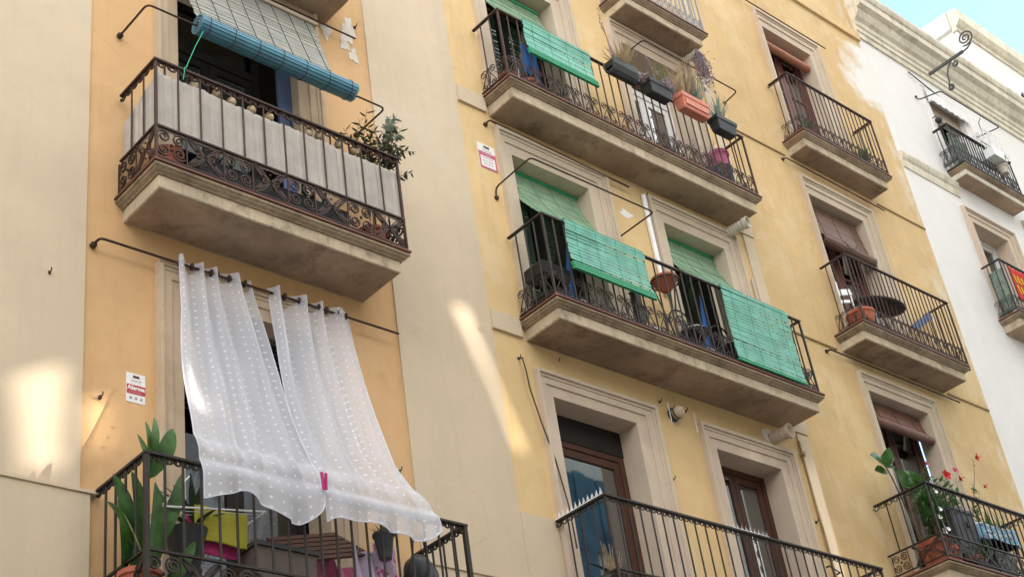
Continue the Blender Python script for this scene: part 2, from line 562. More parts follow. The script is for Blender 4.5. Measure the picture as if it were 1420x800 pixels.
def dup(root, offset, label=None):
    r = root.copy(); COL.objects.link(r)
    ORG[r] = ORG[root] + Vector(offset); r.location = ORG[r]
    if label: r['label'] = label
    for ch in list(root.children):
        c = ch.copy(); COL.objects.link(c); c.parent = r; ORG[c] = ORG[ch] + Vector(offset)
        for g in ch.children:
            d = g.copy(); COL.objects.link(d); d.parent = c; ORG[d] = ORG[g] + Vector(offset)
    return r

def bevel(o, w=.01, seg=2):
    b = o.modifiers.new('bevel', 'BEVEL'); b.width = w; b.segments = seg; b.limit_method = 'ANGLE'
    return o

# bare white undercoat where the ochre paint has flaked off along its right edge
def flake(mt, x_edge, x_run, z0, z1, lo=.50):
    nt = mt.node_tree
    p = nt.nodes['Principled BSDF']
    pos = nd(nt, 'ShaderNodeNewGeometry').outputs['Position']
    sp = nd(nt, 'ShaderNodeSeparateXYZ'); nt.links.new(pos, sp.inputs[0])
    gx = ramp(nt, sp.outputs['X'], x_edge - x_run, x_edge, 0, 1)
    ga = ramp(nt, sp.outputs['Z'], z0, z0 + 1.3, 0, 1)
    gb = ramp(nt, sp.outputs['Z'], z1 - .3, z1, 1, 0)
    def mth(op, a, b):
        n = nd(nt, 'ShaderNodeMath', operation=op)
        for i, v in enumerate((a, b)):
            if isinstance(v, (int, float)): n.inputs[i].default_value = v
            else: nt.links.new(v, n.inputs[i])
        return n.outputs[0]
    g = mth('MULTIPLY', mth('MULTIPLY', gx, ga), gb)
    nz = noise(nt, pos, 1.3, 8, .62)
    tot = mth('ADD', mth('MULTIPLY', g, .45), mth('MULTIPLY', nz, .6))
    edge = mth('MULTIPLY', ramp(nt, sp.outputs['X'], x_edge - .55, x_edge, 0, 1), ramp(nt, noise(nt, pos, 3.2, 7, .7, (1, 1, .35)), .5, .62))
    f = mth('MAXIMUM', ramp(nt, tot, lo, lo + .12), mth('MULTIPLY', edge, .75))
    old = p.inputs['Base Color'].links[0].from_socket
    nt.links.new(mixc(nt, f, old, (.76, .735, .69)), p.inputs['Base Color'])
flake(M['ochre'], 20.4, 2.2, 16.6, 19.4, .545)

# ------------------------------------------------------------------ ground and the far side of the street
structure('pavement', MB().box(-60, 90, -3.2, 30, -.4, 0), 'paving')
structure('street', MB().box(-60, 90, -60, -3.2, -.5, -.12), 'paving')

def wall(name, mat, parent, x0, x1, z0, z1, y, holes=(), label=None, depth=.06):
    xs = sorted({x0, x1, *[h[0] for h in holes], *[h[1] for h in holes]})
    zs = sorted({z0, z1, *[h[2] for h in holes], *[h[3] for h in holes]})
    mb = MB()
    idx = {}
    def vid(x, z, yy):
        k = (x, z, yy)
        if k not in idx:
            idx[k] = len(mb.v); mb.v.append(Vector((x, yy, z)))
        return idx[k]
    for a, b in zip(xs, xs[1:]):
        for c, d in zip(zs, zs[1:]):
            mx, mz = (a + b) / 2, (c + d) / 2
            if any(h[0] < mx < h[1] and h[2] < mz < h[3] for h in holes): continue
            mb.f.append((vid(a, c, y), vid(b, c, y), vid(b, d, y), vid(a, d, y)))
            mb.f.append((vid(a, d, y + depth), vid(b, d, y + depth), vid(b, c, y + depth), vid(a, c, y + depth)))
    for h in [*holes, (x0, x1, z0, z1)]:
        for (a, c), (b, d) in (((h[0], h[2]), (h[1], h[2])), ((h[1], h[2]), (h[1], h[3])), ((h[1], h[3]), (h[0], h[3])), ((h[0], h[3]), (h[0], h[2]))):
            mb.f.append((vid(a, c, y), vid(b, d, y), vid(b, d, y + depth), vid(a, c, y + depth)))
    return part(name, mb, mat, parent, label=label)

def surround(bld, x0, x1, ox0, ox1, zt, ozt, zb, mat='stone', back=.30, label=None, proud=1.0):
    """stepped stone architrave; x0..x1 and zt are the clear opening, ox0/ox1/ozt the outer edge"""
    mb = MB()
    w = x0 - ox0; wr = ox1 - x1; h = ozt - zt
    # (start, end) fractions from the opening outward, proud
    for a, b, y in ((0, .46, .022), (.46, .74, .040), (.74, .86, .052), (.86, 1, .075)):
        y *= proud
        yb = back if a == 0 else .055
        mb.box(x0 - w * b, x0 - w * a, -y, yb, zb, zt + h * b)
        mb.box(x1 + wr * a, x1 + wr * b, -y, yb, zb, zt + h * b)
        mb.box(x0 - w * a, x1 + wr * a, -y, yb, zt + h * a, zt + h * b)
    o = part('window_surround', mb, mat, bld, label=label)
    return o

def door_pair(bld, x0, x1, zb, zt, y, wood, glass, leaves=2, bars=(), transom=None, name='balcony_door', open_leaf=None, label=None):
    """timber French door: frame, leaves with stiles and rails, panes as sub-parts"""
    fr = MB()
    f = .075
    fr.box(x0, x0 + f, y, y + .08, zb, zt).box(x1 - f, x1, y, y + .08, zb, zt).box(x0 + f, x1 - f, y, y + .08, zt - f, zt)
    top = zt - f
    if transom:
        fr.box(x0 + f, x1 - f, y - .004, y + .07, transom - .05, transom + .05)
    w = (x1 - x0 - 2 * f) / leaves
    panes = []
    for k in range(leaves):
        a, b = x0 + f + k * w + .004, x0 + f + (k + 1) * w - .004
        lt = (transom - .05 if transom else top) - .004
        s = .085
        fr.box(a, a + s, y + .012, y + .062, zb, lt).box(b - s, b, y + .012, y + .062, zb, lt)
        fr.box(a + s, b - s, y + .012, y + .062, lt - s * 1.1, lt).box(a + s, b - s, y + .012, y + .062, zb, zb + .25)
        for q in bars:
            fr.box(a + s, b - s, y + .018, y + .058, q - .02, q + .02)
        panes.append((a + s - .005, b - s + .005, zb + .24, lt - s))
    if transom:
        panes.append((x0 + f - .005, x1 - f + .005, transom + .04, top + .005))
    o = part(name, fr, wood, bld, label=label)
    bevel(o, .006, 2)
    for a, b, c, d in panes:
        part('pane', MB().box(a, b, y + .034, y + .042, c, d), glass, o)
    return o

# ---- ironwork
def spiral(cu, cz, r, turns=1.6, a0=0.0, sgn=1, n=16, r_in=.22):
    return [(cu + (r * (1 - (1 - r_in) * t)) * math.cos(a0 + sgn * 2 * math.pi * turns * t),
             cz + (r * (1 - (1 - r_in) * t)) * math.sin(a0 + sgn * 2 * math.pi * turns * t)) for t in [i / n for i in range(n + 1)]]

def curl_band(mb, P, n, w, z0, h, r=.006, sp=True, big=1.0):
    """one S-scroll in every gap, mirrored from gap to gap so that pairs form hearts"""
    for k in range(n):
        c = (k + .5) * w
        sg = 1 if k % 2 else -1
        R_ = min(w * .36, .062) * big
        top = z0 + h - R_
        up = spiral(c, top, R_, 1.6, math.pi if sg > 0 else 0, -sg, 18, .18)
        r2 = R_ * .72
        lo = spiral(c, z0 + r2, r2, 1.4, 0 if sg > 0 else math.pi, -sg, 14, .2)
        mid = [(lerp2(lo[0][0], up[0][0], t) + 0, lerp2(lo[0][1], up[0][1], t)) for t in (.25, .5, .75)]
        mb.tube([P(u, z) for u, z in list(reversed(lo)) + mid + up], r, 4, cap=False)
        mb.tube([P(c - sg * w * .42, z0 + h * .98), P(c - sg * w * .30, z0 + h * .62), P(c - sg * w * .40, z0 + h * .25), P(c - sg * w * .1, z0)], r * .8, 4, cap=False)

def lerp2(a, b, t): return a + (b - a) * t

def cross_band(mb, P, L, z0, h, r=.0075, unit=.62):
    """panels of four volutes alternating with crossed, bowed bars"""
    n = max(1, round(L / unit)); w = L / n
    for k in range(n):
        u0 = k * w
        c = u0 + w * .22
        R_ = h * .22
        for sx in (-1, 1):
            for sz in (-1, 1):
                cu, cz = c + sx * R_ * 1.05, z0 + h / 2 + sz * R_ * 1.02
                mb.tube([P(a, b) for a, b in spiral(cu, cz, R_ * .95, 1.7, math.pi / 2 * (1 - sx) + (math.pi if sx > 0 else math.pi) * 0 + sz * .6, sx * sz, 18)], r, 4, cap=False)
            mb.tube([P(c + sx * R_ * 2.1, z0 + .005), P(c + sx * R_ * 2.05, z0 + h - .005)], r * .8, 4)
        mb.ellip(P(c, z0 + h / 2), .016, .016, .016, 8, 5)
        a, b = u0 + w * .46, u0 + w * .98
        mid = (a + b) / 2
        for flip in (0, 1):
            zz = lambda t: z0 + (t if not flip else 1 - t) * h
            mb.tube([P(a + (b - a) * t, zz(.04 + .92 * t)) for t in (0, .5, 1)], r, 4, cap=False)
            mb.tube([P(a + (b - a) * i / 10, zz(.5 + .42 * (2 * i / 10 - 1) ** 2)) for i in range(11)], r, 4, cap=False)
        for sx in (-1, 1):
            e = a if sx < 0 else b
            mb.tube([P(e + (mid - e) * .55 * math.sin(math.pi * i / 10), z0 + h * (.06 + .88 * i / 10)) for i in range(11)], r, 4, cap=False)
        for fl in (-1, 1):
            mb.tube([P(a + (b - a) * i / 12, z0 + h * (.5 + fl * .46 * math.cos(math.pi * i / 12))) for i in range(13)], r * .9, 4, cap=False)
        for cz in (.24, .76):
            mb.ellip(P(mid, z0 + h * cz), .012, .012, .012, 6, 4)

def frieze(mb, P, n, w, z, r=.005, R_=None):
    """row of small hanging C-scrolls under the handrail"""
    for k in range(n):
        for s_ in (.26, .74):
            c = (k + s_) * w
            q = R_ or min(.034, w * .22)
            pts = [(c + q * math.cos(math.pi + math.pi * t), z - q * 1.0 * math.sin(math.pi * t) - q * .1) for t in [i / 7 for i in range(8)]]
            head = [(c - q * .45, z - q * .75), (c - q * .42, z - q * .25)]
            mb.tube([P(u, zz) for u, zz in head + pts + [(c + q * .42, z - q * .25), (c + q * .45, z - q * .75)]], r, 4, cap=False)

def railing(bal, X0, X1, yf, z0, z1, gap, mat, band='curl', bh=.28, mid=None, fr=False, bar=.010, sides=(True, True), side_gap=None, y0=0.0, big=1.0, hw=.024, scroll_r=.006, post=.012):
    segs = []
    if sides[0]: segs.append(((X0, y0), (X0, yf)))
    segs.append(((X0, yf), (X1, yf)))
    if sides[1]: segs.append(((X1, yf), (X1, y0)))
    hr, bt = MB(), MB()
    protos = {}
    zb = z0 if mid is None else mid
    ztop = z1 - .012
    for si, (A, B) in enumerate(segs):
        A, B = Vector((*A, 0)), Vector((*B, 0))
        L = (B - A).length; d = (B - A) / L
        sc = MB()
        Pf = lambda u, z, A=A, d=d: (A.x + d.x * u, A.y + d.y * u, z)
        front = abs(d.x) > .5
        g = gap if front or not side_gap else side_gap
        n = max(2, round(L / g)); w = L / n
        e = .012 if front else 0
        nrm = Vector((-d.y, d.x, 0))
        for mb_, hz, hh, ww in ((hr, z1, .010, hw), (bt, z0 + .035, .007, .011)):
            mb_.obox((A + B) / 2 + Vector((0, 0, hz)), d * (L / 2 + (ww if front else -ww - .002)), nrm * ww, (0, 0, hh))
        if mid is not None:
            bt.obox((A + B) / 2 + Vector((0, 0, mid)), d * (L / 2 + (.013 if front else -.016)), nrm * .013, (0, 0, .009))
        for i in range(n + 1):
            if not front and i in (0, n):
                corner = (A if i == 0 else B)
                if abs(corner.y - yf) < 1e-4: continue
                if abs(corner.y - y0) < 1e-4: 
                    continue
            heavy = front and i in (0, n)
            p = A + d * (i * w)
            if heavy:
                o_ = part('corner_post', MB().box(p.x - post, p.x + post, p.y - post, p.y + post, z0 - .06, z1 - .011), mat, bal)
                continue
            key = 'bar'
            if key not in protos:
                o_ = part('baluster', MB().tube([(p.x, p.y, zb), (p.x, p.y, ztop)], bar, 8), mat, bal, smooth=False)
                protos[key] = (o_, p)
            else:
                o0, p0 = protos[key]
                repeat(o0, p - p0)
        if band == 'curl':
            curl_band(sc, Pf, n, w, z0 + .04, bh, scroll_r, big=big)
        elif band == 'cross':
            cross_band(sc, Pf, L, z0 + .04, (mid or z0 + .4) - z0 - .05, scroll_r, unit=.62 if front else .6)
        if fr:
            fz = MB(); frieze(fz, Pf, n, w, z1 - .012, max(.006, scroll_r * .85), min(.05, w * .25))
            part('frieze', fz, mat, bal)
        part('scrollwork', sc, mat, bal)
    hrail = part('handrail', hr, mat, bal)
    part('bottom_rail', bt, mat, bal)

def balcony(bld, X0, X1, yf, zt, zb, label=None, slabmat='slab', tile='tile', steps=None):
    h = zt - zb
    prof = [(.086, zt - .115), (.088, zb + .012), (.094, zb)]
    ring = lambda i, z: [(X0 + i, .05, z), (X0 + i, yf + i, z), (X1 - i, yf + i, z), (X1 - i, .05, z)]
    mb = MB().loft([ring(i, z) for i, z in prof])
    bal = part('balcony', mb, slabmat, bld, label=label)
    bevel(bal, .006, 2)
    mo = MB().loft([ring(i, z) for i, z in [(.024, zt - .028), (.024, zt - .036), (.012, zt - .042), (.008, zt - .054), (.014, zt - .066), (.030, zt - .074), (.034, zt - .080), (.034, zt - .086), (.046, zt - .094), (.062, zt - .102), (.070, zt - .112), (.070, zt - .1155)]])
    part('moulding', mo, 'moulding', bal)
    te = MB().loft([ring(.004, zt), ring(0, zt - .008), ring(0, zt - .024), ring(.004, zt - .0275)])
    part('tile_edge', te, tile, bal)
    i = .11
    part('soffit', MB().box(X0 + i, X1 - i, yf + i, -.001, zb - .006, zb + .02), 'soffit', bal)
    return bal

# ================================================================== BUILDINGS
# ---- building with the orange panel between two beige strips
ob = thing('apartment_building', 'old apartment house with a deep orange wall panel between two wide beige strips', 'building', (4.4, 0, 0), 'apartment houses in the row')
B1O = (5.80, 7.24, 10.0, 12.95); B2O = (5.80, 7.24, 5.85, 8.93)
holes_o = [(5.74, 7.30, 9.8, 13.02), (5.74, 7.30, 5.72, 9.02)]
wall('orange_panel', 'orange', ob, 4.84, 8.30, 0, 17.5, .022, holes_o)
wall('beige_strip', 'beige', ob, -9, 4.88, 6.84, 17.5, 0)
wall('beige_strip', 'beige', ob, 8.275, 9.60, 6.84, 17.5, 0)
db = MB().box(-9, 4.96, -.016, .04, 0, 6.835).box(8.12, 9.60, -.016, .04, 0, 6.835)
part('beige_dado', MB().box(-9, 4.96, -.016, .04, 0, 6.835), 'beige', ob); part('beige_dado', MB().box(8.12, 9.60, -.016, .04, 0, 6.835), 'beige', ob)
part('dado_ledge', MB().box(-9, 5.03, -.03, .03, 6.835, 6.862), 'beige', ob); part('dado_ledge', MB().box(8.12, 9.6, -.03, .03, 6.835, 6.862), 'beige', ob)
part('roof', MB().box(-9, 9.6, .08, 12, 17.5, 17.8), 'facade2', ob)
part('side_wall', MB().box(-9, -8.8, .07, 12, 0, 17.5).box(-8.8, 9.6, 11.8, 12, 0, 17.5), 'facade2', ob)
for o_, oz in ((B1O, 13.25), (B2O, 9.21)):
    surround(ob, o_[0], o_[1], 5.55, 7.54, o_[3], oz, o_[2] - .3, 'stonewarm')
part('room_dark_sheet', MB().box(5.5, 7.6, .62, .66, 5.5, 13.1), 'darkroom', ob)
door_pair(ob, 5.80, 7.02, 9.8, 12.95, .36, 'darkwood', 'glass', 2, name='balcony_door', transom=12.3)
part('shutter', MB().box(7.07, 7.236, .10, .135, 9.8, 12.9), 'bluewood', ob)
door_pair(ob, 5.80, 7.24, 5.8, 8.93, .34, 'darkwood', 'glass', 2, transom=8.3)
lv = MB()
for k in range(22):
    lv.obox((6.52, .20, 8.90 - k * .045), (.72, 0, 0), (0, .02, .012), (0, -.002, .004))
part('louvre', lv, 'darkwood', ob)

b1 = balcony(ob, 5.15, 7.97, -.68, 9.79, 9.545)
railing(b1, 5.19, 7.95, -.635, 9.80, 10.945, .236, 'ironred', 'cross', mid=10.185, fr=True, bar=.009, scroll_r=.010)
e0 = None
for k in range(12):
    x = 5.19 + .23 * (k + .5)
    if e0 is None: e0 = part('baluster', MB().tube([(x, -.598, 10.19), (x, -.598, 10.93)], .009, 8), 'ironred', b1); x0_ = x
    else: repeat(e0, (x - x0_, 0, 0))
b2 = balcony(ob, 4.96, 8.18, -.80, 5.71, 5.45)
railing(b2, 5.02, 8.13, -.752, 5.72, 6.862, .155, 'iron', 'cross', mid=6.09, fr=True, bar=.011, scroll_r=.010, post=.019)
b0 = balcony(ob, 5.55, 7.80, -.62, 13.46, 13.2)
railing(b0, 5.60, 7.75, -.57, 13.47, 14.55, .13, 'iron', 'curl')
# patch of bare filler and hooks
for cx, cz, rr in ((8.05, 13.33, .10), (8.0, 13.2, .09), (7.97, 13.05, .07), (8.08, 12.92, .07), (7.72, 13.12, .08)):
    n = 44
    pts = [(cx + rr * (1 + .28 * math.sin(3 * i * 6.283 / n + cx * 9) + .16 * math.sin(7 * i * 6.283 / n) + .12 * random.random()) * math.cos(2 * math.pi * i / n) * .8, .0, cz + rr * (1 + .28 * math.sin(3 * i * 6.283 / n + cx * 9) + .16 * math.sin(7 * i * 6.283 / n) + .12 * random.random()) * math.sin(2 * math.pi * i / n) * 1.3) for i in range(n)]
    y = .0185 - .0012 * (cx * 10 % 3)
    part('filler_patch', MB().loft([[(a, y + .012, c) for a, _, c in pts], [(a, y, c) for a, _, c in pts]]), 'filler', ob)
def hook(bld, x, z, y=0.0):
    mb = MB().tube([(x, y + .03, z), (x, y - .03, z), (x, y - .038, z + .01), (x, y - .04, z + .03)], .006, 6)
    mb.box(x - .011, x + .011, y - .008, y + .02, z - .015, z + .015)
    return part('wall_hook', mb, 'ironred', bld)
for x, z in ((8.13, 13.37), (8.40, 10.38), (8.10, 7.73), (5.04, 7.72), (4.56, 8.77)):
    hook(ob, x, z, .0)

# ---- yellow building with the green blinds
yb = thing('apartment_building', 'yellow apartment house with long balconies and green slatted blinds, pale strip on its right edge', 'building', (9.6, 0, 0), 'apartment houses in the row')
OL, OR_ = (10.35, 11.65, 10.12, 12.02), (13.03, 14.25, 12.78, 14.56)
levels = [(5.9, 9.11, 9.40), (9.9, 12.44, 12.77), (13.1, 15.62, 15.94)]
holes_y = []
for zb, zt, ot in levels:
    for q in (OL, OR_):
        holes_y.append((q[0] - .05, q[1] + .05, zb - .1, zt + .06))
wall('yellow_wall', 'yellow', yb, 9.60, 14.99, 0, 21.0, 0.004, holes_y)
part('beige_dado', MB().box(9.60, 10.11, -.008, .03, 0, 7.615).box(12.03, 12.77, -.008, .03, 0, 7.2), 'beige', yb)
part('corner_strip', MB().box(14.80, 15.02, -.018, .05, 0, 9.75).box(14.80, 15.02, -.018, .05, 10.0, 12.9).box(14.80, 15.02, -.018, .05, 13.2, 21.0), 'beige', yb)
for q in ((9.60, 10.03, 9.765, 10.0), (14.70, 15.04, 9.765, 9.99), (9.60, 10.04, 12.96, 13.2), (14.70, 15.04, 12.91, 13.19)):
    part('string_band', MB().box(q[0], q[1], -.03, .03, q[2], q[3]), 'beige', yb)
part('roof', MB().box(9.6, 15, .08, 12, 21.0, 21.3), 'facade2', yb)
part('rear_wall', MB().box(9.6, 15, 11.8, 12, 0, 21), 'facade2', yb)
for li, (zb, zt, ot) in enumerate(levels):
    for q in (OL, OR_):
        surround(yb, q[0], q[1], q[2], q[3], zt, ot, zb, 'stone' if li else 'stonepink')
part('room_dark_sheet', MB().box(9.9, 14.8, .72, .76, 5.5, 16.2), 'darkroom', yb)
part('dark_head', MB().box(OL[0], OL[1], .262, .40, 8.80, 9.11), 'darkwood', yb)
door_pair(yb, OL[0], OL[1], 6.54, 8.80, .27, 'brownwood', 'glassblue', 1, name='balcony_door')
door_pair(yb, OR_[0], OR_[1], 6.54, 9.11, .27, 'brownwood', 'glassblue', 2)
for q in (OL, OR_):
    door_pair(yb, q[0], q[1], 10.0, 12.44, .34, 'darkwood', 'glass', 2)
door_pair(yb, OL[0], OL[1], 13.2, 15.62, .34, 'darkwood', 'glass', 2)
door_pair(yb, OR_[0], OR_[1], 13.2, 15.62, .27, 'whitewood', 'glassblue', 2, transom=15.1)
G = balcony(yb, 10.01, 14.72, -.63, 10.0, 9.75)
railing(G, 10.05, 14.66, -.585, 10.01, 11.09, .162, 'iron', 'curl', bh=.30, bar=.011, hw=.02, big=1.05, scroll_r=.0065)
U = balcony(yb, 10.01, 14.73, -.53, 13.2, 12.935)
railing(U, 10.03, 14.70, -.485, 13.21, 14.27, .162, 'ironred', 'curl', bh=.30, bar=.010, hw=.02, big=1.05, scroll_r=.0065)
Mb = balcony(yb, 10.03, 14.76, -.76, 6.54, 6.28)
railing(Mb, 10.08, 14.69, -.715, 6.55, 7.585, .162, 'iron', 'cross', mid=6.81, fr=True, bar=.0095, scroll_r=.007)
T = balcony(yb, 12.74, 14.57, -.50, 16.2, 15.96)
railing(T, 12.78, 14.53, -.455, 16.21, 17.25, .11, 'ironpale', 'curl', bh=.2, bar=.012)
# glazed drain pipes under the right ends of two slabs
def drain(bld, x, z, r, ln, mat='pvc'):
    mb = MB()
    prof = [(r * .8, 0), (r, .02)] 
    n = 5
    for i in range(n):
        h0 = ln * (.15 + .6 * i / n)
        prof += [(r, h0), (r * 1.13, h0 + .015), (r * 1.13, h0 + .035), (r, h0 + .05)]
    prof += [(r * 1.0, ln * .8), (r * 1.3, ln * .84), (r * 1.32, ln), (r * 1.1, ln), (r * .9, ln - .05)]
    mb.lathe((x, .02, z), prof, 20, (.12, -1, -.02), capt=True)
    return part('drain_spout', mb, mat, bld, smooth=False)
drain(yb, 14.40, 12.76, .065, .40)
drain(yb, 14.22, 9.53, .075, .32, 'stone')
drain(yb, 14.36, 15.86, .05, .36, 'pvc')
part('filler_patch', MB().loft([[(14.17 + .10 * math.cos(a) * (1 + .3 * math.sin(3 * a)), y, 9.56 + .10 * math.sin(a) * (1 + .2 * math.cos(5 * a))) for a in [i * math.pi / 9 for i in range(18)]] for y in (.004, -.016)]), 'white', yb)
part('downpipe', MB().tube([(14.71, -.03, 10.3), (14.71, -.03, 12.1)], .02, 8), 'pvc', yb)
part('wall_cable', MB().tube([(14.78, -.03, 9.62), (14.77, -.035, 9.3), (14.775, -.03, 8.83), (14.785, -.035, 8.3), (14.79, -.03, 7.4)], .014, 6).tube([(14.80, -.04, 9.45), (14.76, -.05, 9.40)], .03, 8), 'conduit', yb)
part('wall_cable', MB().tube([(12.72, -.03, 12.75), (12.71, -.03, 12.2), (12.72, -.03, 11.2)], .035, 8), 'white_pl', yb)
part('wall_cable', MB().tube([(9.93, .0, 9.47), (9.93, -.06, 9.46), (9.95, -.065, 9.3), (9.97, -.06, 9.09), (10.06, -.06, 8.7), (10.18, -.06, 8.28), (10.23, -.09, 7.75), (10.24, -.09, 7.3)], .009, 6), 'cable', yb)
hook(yb, 9.93, 9.48); hook(yb, 10.56, 9.63, .02); hook(yb, 10.14, 8.53)
for x, z in ((12.11, 8.51), (14.72, 8.49), (12.17, 9.53), (12.62, 9.52), (13.05, 12.72), (14.05, 12.70), (12.80, 12.79)):
    hook(yb, x, z, -.01 if x > 12.7 else 0)
part('door_handle', MB().tube([(14.62, -.03, 7.86), (14.62, -.09, 7.86), (14.80, -.10, 7.80), (14.80, -.03, 7.80)], .012, 8), 'irongrey', yb)
part('white_flaking', MB().loft([[(12.33 + .11 * math.cos(a) * (1 + .35 * math.sin(4 * a)), y, 12.32 + .06 * math.sin(a) * (1 + .3 * math.cos(3 * a))) for a in [i * math.pi / 9 for i in range(18)]] for y in (.01, .001)]), 'white', yb)

# ---- ochre building with the single balconies
cb = thing('apartment_building', 'ochre apartment house with three short balconies one above another, flaked white at its right edge', 'building', (15.0, 0, 0), 'apartment houses in the row')
rows = [(8.0, 10.94, 11.20, 16.88, 18.36, 16.70, 18.62), (11.75, 14.43, 14.73, 16.88, 18.30, 16.75, 18.62), (15.35, 18.01, 18.34, 17.03, 18.34, 16.87, 18.64)]
wall('ochre_wall', 'ochre', cb, 14.99, 20.38, 0, 23.0, 0, [(r[3] - .04, r[4] + .04, r[0] - .1, r[1] + .06) for r in rows])
for r in rows:
    surround(cb, r[3], r[4], r[5], r[6], r[1], r[2], r[0] - .1, 'stone', back=.24)
for q in ((15.05, 16.38, 11.46), (19.2, 20.36, 11.49), (15.05, 16.55, 15.03), (18.98, 20.37, 15.03)):
    part('string_line', MB().box(q[0], q[1], -.02, .03, q[2], q[2] + .025), 'conduit', cb)
part('top_ledge', MB().box(15.05, 20.37, -.05, .03, 19.35, 19.55), 'ochre', cb)
part('roof', MB().box(15, 20.38, .08, 12, 23, 23.3), 'facade2', cb)
part('rear_wall', MB().box(15, 20.38, 11.8, 12, 0, 23), 'facade2', cb)
part('room_dark_sheet', MB().box(16.4, 19.0, .62, .66, 7.6, 18.5), 'darkroom', cb)
door_pair(cb, 16.88, 18.36, 7.95, 10.94, .26, 'brownwood', 'glass', 2)
door_pair(cb, 16.88, 18.30, 11.72, 14.43, .26, 'redwood', 'glassblue', 2, bars=(12.6, 13.3))
door_pair(cb, 17.03, 18.34, 15.33, 18.01, .24, 'redwood', 'glassblue', 2, bars=(16.1, 16.55, 17.0))
R1 = balcony(cb, 16.60, 18.96, -.43, 15.34, 15.085)
railing(R1, 16.66, 18.93, -.39, 15.35, 16.51, .118, 'ironred', 'curl', bh=.27, bar=.009, hw=.02, side_gap=.13, fr=True, scroll_r=.0055)
R2 = balcony(cb, 16.44, 19.18, -.51, 11.73, 11.48)
railing(R2, 16.56, 19.22, -.465, 11.74, 12.905, .112, 'ironred', 'curl', bh=.29, bar=.009, hw=.02, side_gap=.13, scroll_r=.0055)
R3 = balcony(cb, 16.08, 18.62, -.86, 7.93, 7.66)
railing(R3, 16.12, 18.55, -.83, 7.95, 8.97, .138, 'iron', 'cross', mid=8.27, fr=True, bar=.0095, side_gap=.2, scroll_r=.007)

# ---- white building with the heavy cornice
wb = thing('apartment_building', 'white apartment house with a heavy stained stone cornice', 'building', (20.4, 0, 0), 'apartment houses in the row')
wall('white_wall', 'white', wb, 20.38, 33, 0, 20.6, 0, [(22.34, 23.66, 16.9, 19.06), (22.24, 23.56, 13.5, 15.98)])
surround(wb, 22.30, 23.50, 22.05, 23.82, 15.92, 16.18, 13.4, 'stonepink', back=.28)
surround(wb, 22.38, 23.62, 22.16, 23.86, 19.02, 19.2, 16.8, 'white', back=.28, proud=.5)
part('room_dark_sheet', MB().box(22, 24, .62, .66, 13, 19.4), 'darkroom', wb)
door_pair(wb, 22.38, 23.62, 16.95, 19.02, .26, 'whitewood', 'glass', 2)
door_pair(wb, 22.30, 23.50, 13.6, 15.92, .26, 'whitewood', 'glass', 2)
part('plaster_lintel', MB().box(22.38, 23.62, .10, .2, 18.62, 19.02), 'stone', wb)
# pierced scalloped pelmet board in the top window
pel = MB()
n = 24
top = [(22.30 + 1.42 * i / n, 19.10) for i in range(n + 1)]
bot = [(22.30 + 1.42 * i / n, 18.86 - .055 * abs(math.sin(math.pi * 7 * i / n)) - (.12 if i in (0, n) else 0)) for i in range(n + 1)]
lp = [(x, z) for x, z in top] + [(x, z) for x, z in reversed(bot)]
pel.loft([[(x, -.05, z) for x, z in lp], [(x, -.075, z) for x, z in lp]])
part('scalloped_pelmet', pel, 'whitewood', wb)
cp = [(.02, 19.49), (-.035, 19.49), (-.035, 19.62), (-.06, 19.63), (-.06, 19.74), (-.085, 19.76), (-.085, 19.88), (-.15, 19.93), (-.20, 20.03), (-.20, 20.10), (-.30, 20.14), (-.30, 20.30), (-.33, 20.32), (-.36, 20.40), (-.36, 20.47), (.02, 20.62)]
cm = MB().loft([[(x, a, z) for a, z in cp] for x in (20.36, 33)])
part('cornice', cm, 'cornice', wb)
sb = [(.02, 16.42), (-.02, 16.42), (-.03, 16.50), (-.03, 16.58), (-.055, 16.62), (-.075, 16.70), (-.075, 16.74), (.02, 16.79)]
part('string_course', MB().loft([[(x, a, z) for a, z in sb] for x in (20.40, 22.2)]).loft([[(x, a, z) for a, z in sb] for x in (24.5, 33)]), 'cornice', wb)
part('roof', MB().box(20.38, 33, .1, 12, 20.5, 20.62), 'facade2', wb)
W1 = balcony(wb, 22.06, 24.35, -.40, 17.0, 16.78, slabmat='cornice', tile='irongrey')
railing(W1, 22.0, 24.2, -.33, 17.01, 17.86, .105, 'irongrey', 'curl', bh=.34, bar=.010, hw=.03, big=1.5, side_gap=.13, scroll_r=.008)
W2 = balcony(wb, 21.9, 24.3, -.43, 13.68, 13.42)
railing(W2, 21.93, 24.25, -.38, 13.69, 14.74, .13, 'irongrey', 'curl', bh=.3, bar=.009, hw=.02, side_gap=.15, big=1.2, scroll_r=.0055)
at = wall('attic_wall', 'white', wb, 26.75, 45, 20.62, 23.5, .62)
part('attic_side', MB().box(26.75, 26.95, .69, 9, 20.62, 23.5), 'white', wb)
ac = [(.7, 23.42), (.58, 23.42), (.58, 23.52), (.52, 23.55), (.44, 23.66), (.44, 23.98), (.7, 24.02)]
part('attic_cornice', MB().loft([[(x, a, z) for a, z in ac] for x in (26.70, 45)]), 'cornice', wb)
part('attic_coping', MB().box(26.64, 26.97, .705, 9, 23.5, 24.0), 'white', wb)
part('roof_bracket', MB().loft([[(26.5, -.30, 20.55), (26.5, -.1, 20.55), (26.5, -.30, 20.78)], [(26.56, -.30, 20.55), (26.56, -.1, 20.55), (26.56, -.30, 20.78)]]), 'irongrey', wb)

